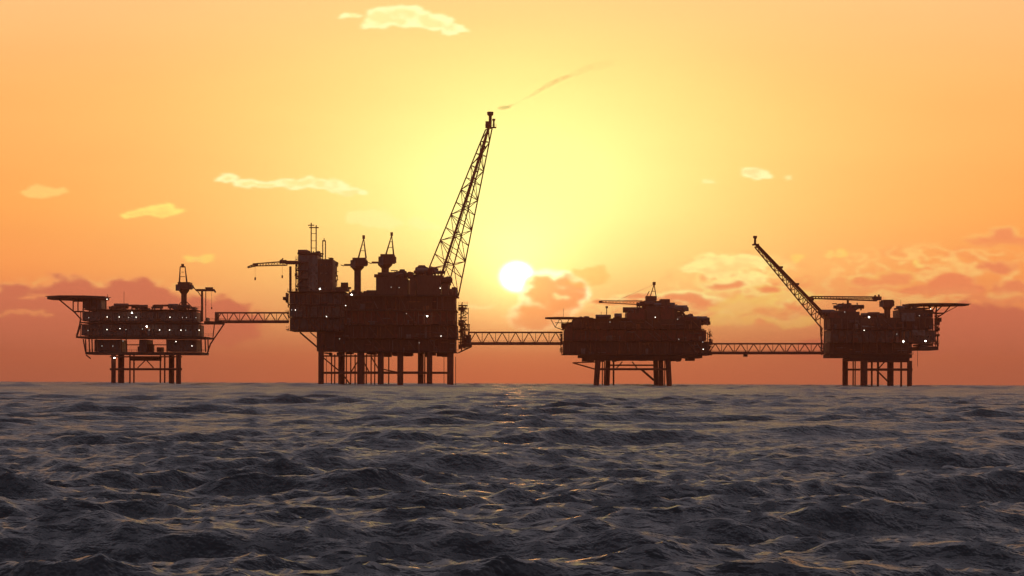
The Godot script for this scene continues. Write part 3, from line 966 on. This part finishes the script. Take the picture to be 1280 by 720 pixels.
	# open stair and pipe tower on the right end, and the bridge landing
	for x in [577.0, 581.5, 585.5]:
		strut(p, "stair_post", P(x, 380.0 + (x - 577.0) * 0.6, 4), P(x - 0.6, 436, 4), 0.16, mats.steel)
	for q in [[384, 392], [398, 391], [398, 407], [414, 406], [414, 423], [430, 422]]:
		strut(p, "stair", P(574.5, q[0], 4), P(585.5, q[1], 4), 0.2, mats.steel)
	for y in [381.0, 396.5, 405.0, 411.5, 420.0, 427.5]:
		block(p, "access_platform", 574.0, 584.0 if y < 400.0 else 587.5, y, y + 1.3, 6.0, 1.0, mats.steel)
	block(p, "bridge_landing", 573.0, 590.0, 430.5, 434.0, 5.0, -4.0, mats.steel)
	for z in [4.5, -3.5]:
		strut(p, "landing_brace", P(589.0, 433.5, z), P(573.0, 441.0, z), 0.3, mats.steel)
	front_clutter(p, 574.0, 588.0, 405.0, 434.0, 2.5, 22)
	for q in [[534.0, 395.2, 2], [551.3, 420.1, 1], [432.0, 382.0, 1], [408.2, 395.7, 1], [400.0, 361.2, 2], [369.3, 387.5, 1], [364.5, 387.4, 0], [439.5, 368.3, 2], [550.3, 360.2, 1], [489.0, 359.0, 0], [499.0, 359.5, 0], [524.0, 428.5, 0], [424.5, 423.5, 0], [508.0, 392.0, 0]]:
		lamp(p, q[0], q[1], zf + 1.0, q[2])
	# cranes
	end_on_crane("pedestal crane with a pointed frame beside the tower block of the largest platform", 447.0, 8.5, 371.0, 333.5, 438.0, 460.0, 322.0, Vector2(454.6, 297.8), 447.5, 457.0, -17.0, 2.0)
	end_on_crane("pedestal crane with a pointed frame beside the exhaust hoods of the largest platform", 481.5, 9.5, 371.0, 330.5, 473.0, 495.5, 317.5, Vector2(489.6, 294.0), 482.0, 491.5, -17.0, 2.0)
	var c := thing("boom_crane", "crane with a long level boom reaching out from the tower block over the footbridge", "crane", P(363, 368, 6), "pedestal cranes on the platforms")
	strut(c, "pedestal", P(363.0, 367, 6), P(363.0, 333, 6), 0.55, mats.crane, true)
	block(c, "machinery_house", 349.5, 358.5, 324.8, 329.6, 7.5, 4.5, mats.crane)
	block(c, "operator_cab", 357.0, 372.5, 325.8, 330.6, 7.5, 4.5, mats.crane)
	strut(c, "a_frame", P(350.0, 327.0, 6), P(354.0, 322.8, 6), 0.3, mats.crane)
	var b := holder(c, "boom", P(352, 329, 6))
	var s := []
	var e := []
	for q in [[-0.9, -0.7], [0.9, -0.7], [0.9, 0.7], [-0.9, 0.7]]:
		s.append(P(359.0, 329.0, 6) + Vector3(0, q[0], q[1]))
		e.append(P(320.0, 331.0, 6) + Vector3(0, q[0] * 0.6, q[1] * 0.6))
	lattice(b, s, e, 11, 0.2, 0.13, mats.crane, false)
	var e2 := []
	for q in [[-0.5, -0.4], [0.5, -0.4], [0.5, 0.4], [-0.5, 0.4]]:
		e2.append(P(309.5, 334.2, 6) + Vector3(0, q[0] * 0.4, q[1]))
	lattice(b, e, e2, 3, 0.2, 0.13, mats.crane, false)
	block(b, "boom_head", 316.0, 323.0, 329.0, 332.4, 6.8, 5.2, mats.crane)
	for q in [[319.0, 347.0], [352.8, 344.5]]:
		strut(c, "hook_line", P(q[0], 331, 6), P(q[0], q[1], 6), 0.05, mats.crane)
		brick_of(c, "hook_block", P(q[0], q[1] + 1.4, 6), Vector3(0.6, 1.2, 0.6), mats.crane)
	make_flare_tower()

func make_flare_tower():
	var t := thing("flare_tower", "tall leaning lattice flare tower on the largest platform, smoking at its tip", "flare tower", P(555, 356, -2))
	var s := [P(536.0, 336.0, -5.0), P(562.0, 352.0, -11.0), P(573.0, 370.0, -1.0), P(549.0, 352.0, 5.5)]
	var e := [P(607.0, 162.0, -3.0), P(611.2, 160.0, -4.0), P(615.2, 160.0, -2.0), P(610.0, 162.0, -1.0)]
	lattice(t, s, e, 11, 0.34, 0.18, mats.red, true, "tower_leg", "brace", 0.93)
	# the flare gas line runs up the middle and makes the dark stripe
	strut(t, "gas_riser", P(549.5, 351.0, -2), P(610.4, 161.0, -2), 0.55, mats.red, true)
	strut(t, "ladder", P(553.0, 351.0, -3), P(611.5, 161.0, -2.6), 0.22, mats.red)
	for f in [0.12, 0.32, 0.52, 0.72, 0.88]:
		var c: Vector3 = P(549.5, 351.0, -2).lerp(P(610.4, 161.0, -2), f)
		brick_of(t, "rest_platform", c + Vector3(0.8, 0, 0), Vector3(2.6 - f, 0.5, 2.0), mats.red)
	block(t, "tip_platform", 606.5, 620.5, 158.4, 160.4, 0.5, -4.5, mats.red)
	railing(t, [P(606.5, 158.4, 0.4), P(620.5, 158.4, 0.4)])
	block(t, "tip_housing", 606.8, 614.5, 151.5, 158.4, -0.5, -3.5, mats.red)
	put(t, "flare_tip", lathe([[0.0, 0.7], [3.4, 0.7], [3.8, 1.35], [5.2, 1.45], [5.25, 0.9]], 12), Basis.IDENTITY, P(612.8, 154.5, -2), mats.steel)
	put(t, "flare_tip", lathe([[0.0, 0.4], [2.6, 0.4], [2.9, 0.7], [3.6, 0.7]], 10), Basis.IDENTITY, P(617.2, 158.6, -2), mats.steel)
	for q in [[536.0, 336.0, -5.0, 344.0], [562.0, 352.0, -11.0, 368.0], [549.0, 352.0, 5.5, 366.0]]:
		strut(t, "foot_post", P(q[0], q[1], q[2]), P(q[0] - 0.8, q[3], q[2]), 0.4, mats.steel)

# ------------------------------------------------------------------ rounded process platform
func make_wellhead_platform():
	var p := thing("offshore_platform", "rounded process platform stepping up to a central crane between two footbridges", "oil platform", P(795, 480, 0) * Vector3(1, 0, 1))
	var zf := 11.0
	var zb := -10.0
	for q in [[747.5, 9.0, 1.25, -1.2], [760.0, -9.0, 1.15, -0.6], [767.0, 4.0, 0.4, 0.0], [819.5, -9.0, 1.15, 0.6], [826.0, 5.0, 1.1, 0.4], [835.0, 9.0, 1.2, 1.0]]:
		leg(p, q[0], 450.0, q[1], q[2], q[3])
	for x in [753.0, 755.5, 831.0]:
		leg(p, x, 450.0, 2.0, 0.24, 0.0, "conductor")
	strut(p, "jacket_brace", P(746.0, 461.5, 9), P(836.0, 461.5, 9), 0.5, mats.jacket)
	strut(p, "jacket_brace", P(762.0, 456.5, -9), P(818.0, 456.5, -9), 0.36, mats.jacket)
	strut(p, "jacket_brace", P(802.0, 462.0, 6), P(817.0, 475.0, -6), 0.5, mats.jacket)
	strut(p, "jacket_brace", P(716.0, 453.5, 5), P(744.0, 461.5, 9), 0.32, mats.jacket)
	strut(p, "jacket_brace", P(716.0, 453.5, 5), P(744.0, 452.5, 9), 0.26, mats.jacket)
	for q in [[770.0, 461, 778.0, 452], [797.0, 461, 790.0, 452]]:
		strut(p, "jacket_brace", P(q[0], q[1], 3), P(q[2], q[3], 3), 0.28, mats.jacket)
	# decks, wider in the middle
	block(p, "deck", 732.0, 852.0, 447.0, 451.0, zf - 2.0, zb + 1.0, mats.deck)
	block(p, "lower_module", 722.0, 878.0, 444.0, 448.0, zf - 1.0, zb + 1.0, mats.deck)
	storey(p, 702.5, 888.0, 428.0, 444.5, zf, zb, "steel", 10.0, 34)
	storey(p, 703.5, 884.0, 413.5, 428.0, zf - 0.6, zb, "red", 10.0, 34)
	storey(p, 714.0, 878.0, 400.0, 413.5, zf - 1.2, zb, "steel", 10.0, 30)
	block(p, "deck", 722.0, 784.0, 398.0, 400.2, zf - 1.0, zb, mats.deck)
	for q in [[707.0, 716.0, 408.0], [781.0, 806.0, 391.0], [792.0, 846.0, 387.5], [846.0, 871.0, 396.5], [858.0, 881.0, 403.0], [797.0, 806.0, 386.0], [805.0, 825.0, 383.0], [822.0, 843.0, 385.5], [843.0, 853.0, 389.5], [853.0, 859.0, 395.5]]:
		block(p, "process_module", q[0], q[1], q[2], 413.0 if q[0] < 720.0 else 400.5, rng.randf_range(5.0, 9.0), rng.randf_range(-8.0, -4.0), mats[["steel", "red"][rng.randi() % 2]])
	block(p, "roof_unit", 729.0, 736.0, 396.4, 398.2, 4.0, -3.0, mats.steel)
	block(p, "roof_unit", 766.0, 783.0, 397.0, 398.3, 4.0, -3.0, mats.steel)
	strut(p, "roof_duct", P(783.0, 394.5, 3), P(797.0, 391.5, 3), 0.5, mats.steel)
	strut(p, "roof_duct", P(836.0, 384.5, 6), P(852.0, 388.5, 6), 0.5, mats.steel)
	strut(p, "roof_duct", P(852.0, 388.5, 6), P(857.0, 396.0, 6), 0.5, mats.steel)
	plant(p, 824.0, 842.0, 386.0, 6.0, -4.0, 8, 1.4)
	plant(p, 846.0, 876.0, 403.0, 8.0, -6.0, 18, 3.4)
	plant(p, 785.0, 800.0, 392.0, 6.0, -4.0, 8, 1.6)
	plant(p, 706.0, 720.0, 412.0, 8.0, -6.0, 8, 2.6)
	side_clutter(p, 703.0, -3.5, 416.0, 443.0, -6.0, 8.0, 18)
	side_clutter(p, 716.0, -9.0, 401.0, 413.0, -4.0, 7.0, 14)
	side_clutter(p, 886.0, 5.0, 412.0, 443.0, -6.0, 8.0, 22)
	side_clutter(p, 858.0, 6.0, 392.0, 404.0, -4.0, 6.0, 10)
	plant(p, 724.0, 782.0, 398.2, 7.0, -6.0, 14, 0.6)
	block(p, "process_module", 802.0, 839.0, 381.5, 388.0, 3.4, -5.0, mats.red)
	plant(p, 804.0, 824.0, 384.0, 6.0, -4.0, 8, 1.4)
	plant(p, 786.0, 802.0, 391.5, 6.0, -4.0, 10, 2.6)
	plant(p, 838.0, 858.0, 389.0, 6.0, -4.0, 14, 2.2)
	plant(p, 862.0, 884.0, 406.0, 8.0, -4.0, 14, 3.2)
	for i in 20:
		var ux := rng.randf_range(726.0, 862.0)
		block(p, "underslung_skid", ux, ux + rng.randf_range(4.0, 14.0), 446.5, 449.5 + rng.randf_range(0.0, 3.6), 6.0 + rng.randf(), 0.0 - rng.randf() * 6.0, mats.steel)
	# outrigger deck on the right with open frames
	for y in [404.0, 411.0]:
		block(p, "access_platform", 860.0, 881.0, y, y + 1.4, 7.0, -3.0, mats.steel)
	for x in [857.0, 861.0, 868.0, 874.0, 879.5, 884.5]:
		strut(p, "column", P(x, 396.0 + (x - 857.0) * 0.7, 7), P(x, 430.0, 7), 0.18, mats.steel)
	strut(p, "deck_brace", P(862, 404, 7), P(886, 418, 7), 0.2, mats.steel)
	strut(p, "deck_brace", P(870, 411, 7), P(880, 404, 7), 0.18, mats.steel)
	railing(p, [P(860, 404, 6.9), P(881, 404, 6.9)])
	# thin landing deck over the left bridge, on a light truss
	helideck(p, 681.5, 728.0, 397.0, 1.6, 9.0, -9.0, false)
	for z in [5.0, -5.0]:
		for q in [[688.0, 398.0, 694.0, 409.0], [700.0, 398.0, 694.0, 409.0], [700.0, 398.0, 706.0, 409.0], [712.0, 398.0, 706.0, 409.0], [694.0, 409.0, 708.0, 414.0], [694.0, 403.5, 712.0, 403.5], [718.0, 398.0, 706.0, 414.0]]:
			strut(p, "helideck_brace", P(q[0], q[1], z), P(q[2], q[3], z), 0.17, mats.steel)
	mast(p, 704.2, 385.5, 397.0, 0.0, 0.10)
	mast(p, 758.3, 384.0, 399.0, 0.0, 0.22)
	block(p, "mast_head", 757.0, 760.0, 382.6, 385.4, 0.5, -0.5, mats.steel)
	mast(p, 751.5, 389.5, 399.0, 0.0, 0.1)
	for q in [[819.0, 396.6, 1], [762.5, 402.5, 0], [847.0, 399.0, 0], [848.5, 424.0, 0], [878.5, 427.5, 0], [879.0, 436.5, 1]]:
		lamp(p, q[0], q[1], zf + 1.0, q[2])
	# crane on top with its boom swung toward the sun
	var c := thing("boom_crane", "crane with a pointed frame and level boom atop the rounded process platform", "crane", P(815, 384, 0), "pedestal cranes on the platforms")
	strut(c, "pedestal", P(815.0, 392, 0), P(815.0, 382, 0), 1.7, mats.crane, true)
	put(c, "slewing_ring", lathe([[-1.2, 1.8], [0.0, 2.8], [0.8, 2.8], [0.81, 0.0]]), Basis.IDENTITY, P(815.0, 383, 0), mats.crane)
	block(c, "machinery_house", 803.0, 826.0, 376.0, 381.5, 4.0, -4.0, mats.crane)
	block(c, "counterweight", 824.0, 837.5, 373.8, 382.5, 3.4, -3.4, mats.crane)
	block(c, "operator_cab", 799.5, 804.5, 376.8, 382.0, 5.0, 2.0, mats.crane)
	block(c, "winch_housing", 806.5, 821.0, 370.0, 376.0, 2.6, -2.6, mats.crane)
	var ap := P(817.6, 355.5, 0)
	var fr := holder(c, "a_frame", P(816, 371, 0))
	for q in [[812.6, 2.0], [820.2, 2.0], [812.6, -2.0], [820.2, -2.0]]:
		strut(fr, "leg", P(q[0], 371.0, q[1]), ap, 0.22, mats.crane)
	strut(fr, "cross_strut", P(814.3, 364.0, 1), P(819.2, 364.0, 1), 0.15, mats.crane)
	brick_of(c, "sheave_block", ap + Vector3(0, 0.4, 0), Vector3(1.3, 1.4, 1.3), mats.crane)
	strut(c, "ladder", P(808.0, 371.0, 1), P(811.5, 364.0, 1), 0.2, mats.crane)
	var b := holder(c, "boom", P(803, 379, 0))
	var s := []
	var e := []
	for q in [[-0.9, -0.8], [0.9, -0.8], [0.9, 0.8], [-0.9, 0.8]]:
		s.append(P(803.0, 378.6, 0) + Vector3(0, q[0], q[1]))
		e.append(P(751.0, 377.0, 0) + Vector3(0, q[0] * 0.45, q[1] * 0.45))
	lattice(b, s, e, 12, 0.14, 0.08, mats.crane, false)
	block(b, "boom_head", 748.5, 753.0, 375.8, 378.8, 0.8, -0.8, mats.crane)
	strut(c, "pendant_line", ap, P(770.0, 376.4, 0), 0.05, mats.crane)

# ------------------------------------------------------------------ platform with the slanted flare boom
func make_flare_platform():
	var p := thing("offshore_platform", "compact platform with helideck at one end and slanted flare boom at the other", "oil platform", P(1100, 480, 0) * Vector3(1, 0, 1))
	var zf := 10.0
	var zb := -9.0
	for q in [[1056.5, -8.5, 1.25], [1080.0, 8.0, 1.55], [1113.0, -8.5, 1.45], [1137.0, 8.0, 1.1]]:
		leg(p, q[0], 451.0, q[1], q[2])
	for q in [[1066.5, 0.3], [1069.0, 0.26], [1077.5, 0.6], [1089.8, 0.42], [1097.5, 0.5], [1126.5, 0.42]]:
		leg(p, q[0], 451.0, rng.randf_range(-5.0, 5.0), q[1], 0.0, "conductor")
	strut(p, "jacket_brace", P(1053.0, 462.0, -8.5), P(1115.0, 462.0, -8.5), 0.45, mats.jacket)
	strut(p, "jacket_brace", P(1078.0, 462.0, 8), P(1140.5, 462.0, 8), 0.55, mats.jacket)
	strut(p, "jacket_brace", P(1096.0, 463.0, 2), P(1110.0, 477.0, -8), 0.35, mats.jacket)
	strut(p, "jacket_brace", P(1080.0, 452.0, 8), P(1137.0, 452.0, 8), 0.35, mats.jacket)
	strut(p, "jacket_brace", P(1097.0, 462.0, 2), P(1106.0, 452.0, 2), 0.3, mats.jacket)
	strut(p, "caisson", P(1147.0, 438.0, 8), P(1147.0, 458.0, 8), 0.1, mats.steel)
	# decks
	block(p, "deck", 1053.0, 1137.0, 447.5, 451.8, zf - 1.5, zb + 1.0, mats.deck)
	block(p, "lower_module", 1029.0, 1140.0, 443.0, 448.0, zf - 1.0, zb + 0.6, mats.deck)
	storey(p, 1028.0, 1141.0, 430.0, 443.5, zf, zb, "steel", 10.0, 26)
	storey(p, 1029.0, 1170.0, 414.0, 430.0, zf, zb, "grey", 10.0, 34)
	storey(p, 1029.0, 1168.0, 398.5, 414.0, zf - 0.5, zb, "steel", 10.0, 34)
	block(p, "deck", 1138.0, 1173.0, 433.0, 438.5, zf + 0.5, zb + 1.0, mats.deck)
	block(p, "lower_module", 1141.0, 1166.0, 430.0, 433.2, zf - 2.0, zb + 2.0, mats.grey)
	railing(p, [P(1138, 433, zf + 0.4), P(1173, 433, zf + 0.4)])
	# left end: equipment rising to a vent
	for q in [[1028.5, 1050.0, 394.5], [1042.0, 1074.5, 389.5], [1048.0, 1070.0, 385.5], [1081.0, 1092.0, 397.0], [1092.0, 1106.0, 395.0], [1104.0, 1117.0, 397.0]]:
		block(p, "process_module", q[0], q[1], q[2], 399.0, rng.randf_range(4.0, 7.5), rng.randf_range(-7.0, -4.0), mats[["steel", "red"][rng.randi() % 2]])
	strut(p, "boom_rest", P(1059.8, 387.0, 2), P(1059.8, 375.5, 2), 0.5, mats.steel, true)
	plant(p, 1031.0, 1046.0, 395.0, 6.0, -4.0, 14, 2.4)
	plant(p, 1046.0, 1072.0, 387.0, 5.0, -4.0, 22, 2.8)
	side_clutter(p, 1168.0, 7.0, 390.0, 432.0, -5.0, 7.0, 22)
	side_clutter(p, 1028.0, -3.0, 400.0, 444.0, -5.0, 7.0, 16)
	plant(p, 1119.0, 1134.0, 387.2, 5.0, -4.0, 8, 1.2)
	plant(p, 1072.0, 1104.0, 397.5, 6.0, -4.0, 14, 2.2)
	plant(p, 1082.0, 1104.0, 396.5, 5.0, -4.0, 10, 1.4)
	# quarters block under the helideck
	block(p, "quarters_block", 1116.0, 1166.0, 387.0, 398.6, 7.5, -7.0, mats.steel)
	block(p, "quarters_block", 1134.0, 1163.0, 384.4, 387.2, 6.5, -6.0, mats.grey)
	block(p, "wall_panel", 1127.0, 1144.0, 391.0, 401.5, 10.4, 10.0, mats.wall)
	block(p, "wall_panel", 1140.5, 1156.0, 412.5, 419.0, 10.6, 10.2, mats.wall)
	windows(p, 1120.0, 1160.0, 392.0, 7.5, 5.6)
	windows(p, 1110.0, 1165.0, 419.5, zf - 2.2, 7.0)
	for q in [[1168.0, 1177.0, 397.0, 403.0], [1168.0, 1174.0, 409.5, 414.0], [1167.0, 1174.5, 417.5, 421.0]]:
		block(p, "access_platform", q[0], q[1], q[2], q[3], 6.0, -3.0, mats.steel)
	for q in [[1169.5, 388.0], [1172.5, 403.0], [1166.0, 420.0], [1171.5, 420.0]]:
		strut(p, "stair_post", P(q[0], q[1], 5), P(q[0], 435.0, 5), 0.18, mats.steel)
	for q in [[404, 411], [418, 411], [421, 429]]:
		strut(p, "stair", P(1165.0, q[0], 6), P(1172.0, q[1], 6), 0.2, mats.steel)
	helideck(p, 1134.5, 1208.0, 380.6, 1.6, 11.0, -11.0)
	block(p, "helideck_support", 1134.0, 1152.0, 381.9, 384.6, 6.0, -6.0, mats.grey)
	for z in [5.0, -5.0]:
		for q in [[1198.0, 382.0, 1180.0, 391.5], [1188.0, 382.0, 1180.0, 391.5], [1180.0, 391.5, 1168.0, 399.0], [1180.0, 391.5, 1162.0, 391.5], [1160.0, 382.0, 1168.0, 391.5], [1178.0, 382.0, 1168.0, 391.5], [1170.0, 382.0, 1163.0, 391.5]]:
			strut(p, "helideck_brace", P(q[0], q[1], z), P(q[2], q[3], z), 0.3 if q[0] < 1190.0 else 0.16, mats.steel)
		for x in [1155.0, 1163.0, 1170.5]:
			strut(p, "helideck_post", P(x, 381.5, z), P(x, 399.0, z), 0.3, mats.steel)
	mast(p, 1126.0, 375.0, 387.5, 0.0, 0.08)
	for q in [[1129.2, 426.8, 2], [1156.9, 426.4, 2], [1080.2, 412.9, 1], [1163.4, 386.2, 1], [1172.0, 386.0, 0], [1086.2, 396.5, 2], [1149.2, 394.7, 0], [1121.0, 417.6, 0], [1056.0, 390.0, 0]]:
		lamp(p, q[0], q[1], zf + 1.2, q[2])
	# crane, boom laid level on its rest
	var c := thing("boom_crane", "crane with a thick tapering boom lying level above the compact flare boom platform", "crane", P(1109, 398, 2), "pedestal cranes on the platforms")
	strut(c, "pedestal", P(1109.0, 399, 2), P(1109.0, 384, 2), 1.35, mats.crane, true)
	put(c, "slewing_ring", lathe([[-1.0, 1.4], [0.0, 2.2], [0.6, 2.2], [0.61, 0.0]]), Basis.IDENTITY, P(1109.0, 384.5, 2), mats.crane)
	block(c, "machinery_house", 1101.0, 1117.0, 374.6, 384.0, 4.5, -1.5, mats.crane)
	block(c, "counterweight", 1113.0, 1117.4, 376.0, 383.2, 5.0, -2.0, mats.steel)
	block(c, "operator_cab", 1099.0, 1104.0, 376.5, 383.5, 6.2, 4.5, mats.grey)
	for q in [[1094.0, 369.0], [1098.5, 368.2]]:
		strut(c, "a_frame", P(q[0], 375.0, 2), P(q[0], q[1], 2), 0.45, mats.crane)
	block(c, "winch_housing", 1090.5, 1102.0, 370.6, 375.5, 3.5, 0.5, mats.crane)
	var b := holder(c, "boom", P(1092, 374, 2))
	var s := []
	var e := []
	for q in [[-0.75, -0.8], [0.75, -0.8], [0.75, 0.8], [-0.75, 0.8]]:
		s.append(P(1096.0, 373.6, 2) + Vector3(0, q[0] * 1.15, q[1]))
		e.append(P(1014.0, 371.8, 2) + Vector3(0, q[0] * 0.6, q[1] * 0.5))
	lattice(b, s, e, 22, 0.24, 0.14, mats.crane, false)
	block(b, "boom_walkway", 1030.0, 1094.0, 372.9, 373.8, 2.6, 1.4, mats.crane)
	block(b, "boom_head", 1010.5, 1016.0, 370.6, 373.4, 2.8, 1.2, mats.crane)
	# flare boom
	var f := thing("flare_boom", "slanted lattice flare boom rising from the end of the compact platform", "flare boom", P(1028, 400, 0))
	var s2 := [P(1032.0, 393.5, 3.5), P(1032.0, 393.5, -3.5), P(1025.0, 408.0, -2.5), P(1025.0, 408.0, 2.5)]
	var e2 := [P(947.0, 305.5, 1.2), P(947.0, 305.5, -1.2), P(943.4, 309.0, -1.0), P(943.4, 309.0, 1.0)]
	lattice(f, s2, e2, 16, 0.3, 0.19, mats.red, true, "chord", "lacing", 0.96)
	strut(f, "gas_riser", P(1030.0, 394.5, 0), P(945.8, 306.0, 0), 0.5, mats.red, true)
	strut(f, "gas_riser", P(1029.0, 398.0, 1.5), P(945.2, 307.5, 0.6), 0.25, mats.red, true)
	for q in [0.2, 0.42, 0.66]:
		brick_of(f, "rest_platform", P(1030.0, 392.0, 0).lerp(P(946.0, 304.5, 0), q), Vector3(2.6, 0.9, 3.0), mats.red)
	block(f, "tip_platform", 940.0, 949.0, 304.6, 307.0, 2.0, -2.0, mats.red)
	put(f, "flare_tip", lathe([[0.0, 0.55], [2.4, 0.5], [2.6, 0.85], [3.6, 0.95], [3.65, 0.6]], 12), Basis.IDENTITY, P(943.8, 305.0, 0), mats.steel)
	strut(f, "support_post", P(1025.6, 407.0, 2), P(1027.0, 430.0, 2), 0.35, mats.red)
	strut(f, "support_post", P(1025.6, 407.0, -2), P(1027.0, 430.0, -2), 0.35, mats.red)
	strut(f, "support_post", P(1031.5, 394.0, 0), P(1032.0, 399.0, 0), 0.4, mats.red)

# ------------------------------------------------------------------ footbridges
func footbridge(label: String, x0: float, x1: float, y0: float, y1: float, n: int, z: float):
	var t := thing("footbridge", label, "footbridge", P((x0 + x1) / 2.0, y1, z), "footbridges between the platforms")
	for zz in [z + 2.0, z - 2.0]:
		strut(t, "chord", P(x0, y0 + 0.7, zz), P(x1, y0 + 0.7, zz), 0.36, mats.red)
		strut(t, "chord", P(x0, y1 - 1.2, zz), P(x1, y1 - 1.2, zz), 0.45, mats.red)
		for i in n:
			var xa := lerpf(x0, x1, float(i) / n)
			var xb := lerpf(x0, x1, float(i + 1) / n)
			if i % 2 == 0:
				strut(t, "diagonal", P(xa, y1 - 1.2, zz), P(xb, y0 + 0.7, zz), 0.22, mats.red)
			else:
				strut(t, "diagonal", P(xa, y0 + 0.7, zz), P(xb, y1 - 1.2, zz), 0.22, mats.red)
			if i % 2 == 1:
				strut(t, "upright", P(xb, y0 + 0.7, zz), P(xb, y1 - 1.2, zz), 0.14, mats.red)
	for i in range(0, n + 1, 2):
		var x := lerpf(x0, x1, float(i) / n)
		strut(t, "cross_strut", P(x, y0 + 0.7, z + 2.0), P(x, y0 + 0.7, z - 2.0), 0.16, mats.red)
	block(t, "walkway", x0, x1, y1 - 1.9, y1 - 0.7, z + 1.8, z - 1.8, mats.deck)
	for k in 3:
		strut(t, "pipeline", P(x0, y1 - 3.0, z - 1.2 + k * 0.9), P(x1, y1 - 3.0, z - 1.2 + k * 0.9), 0.25, mats.steel)
	railing(t, [P(x0, y1 - 1.9, z + 1.6), P(x1, y1 - 1.9, z + 1.6)])

func make_bridges():
	footbridge("short lattice footbridge joining the quarters platform to the largest platform", 269.0, 361.0, 390.3, 404.0, 12, 0.0)
	footbridge("dark lattice footbridge joining the largest platform to the rounded process platform", 586.0, 703.0, 414.8, 431.3, 14, 0.0)
	footbridge("long low lattice footbridge joining the rounded process platform to the flare boom platform", 886.0, 1030.0, 429.0, 443.0, 18, 0.0)
	var b: Node3D = get_node("footbridge")
	block(b, "end_frame", 268.5, 274.0, 390.5, 403.5, 2.3, -2.3, mats.red)
	var d: Node3D = get_node("footbridge3")
	block(d, "inspection_trolley", 929.0, 934.5, 443.0, 446.0, 1.0, -1.0, mats.steel)

# ------------------------------------------------------------------ flare smoke
func make_smoke():
	var t := thing("smoke_plume", "thin brown smoke wisp drifting away from the flare tower tip", "smoke", P(625, 135, -2))
	var r3 := RandomNumberGenerator.new()
	r3.seed = 4
	for q in [[630.0, 134.5, 9.0, 2.6, 0.10, 0.06], [637.0, 132.6, 6.0, 2.0, 0.35, 0.04], [648.0, 127.5, 9.0, 1.8, 0.5, 0.008], [661.0, 121.0, 9.0, 2.2, 0.45, 0.012], [672.0, 114.5, 12.0, 3.0, 0.5, 0.016], [686.0, 106.0, 15.0, 3.6, 0.5, 0.018], [700.0, 99.5, 13.0, 3.4, 0.42, 0.018], [709.0, 96.0, 8.0, 3.0, 0.3, 0.016], [728.0, 88.0, 18.0, 5.0, 0.4, 0.006], [752.0, 81.0, 20.0, 6.0, 0.25, 0.003]]:
		var v := FogVolume.new()
		v.name = "smoke_puff"
		v.shape = RenderingServer.FOG_VOLUME_SHAPE_ELLIPSOID
		var k := DIST / LENS
		v.size = Vector3(q[2] * 2.0 * k, q[3] * 2.0 * k, q[3] * 2.4 * k)
		var m := FogMaterial.new()
		m.density = q[5] * 3.2
		m.albedo = Color(0.32, 0.22, 0.16)
		v.material = m
		v.position = P(q[0], q[1], -2) - t.position
		v.rotation.z = q[4]
		t.add_child(v, true)
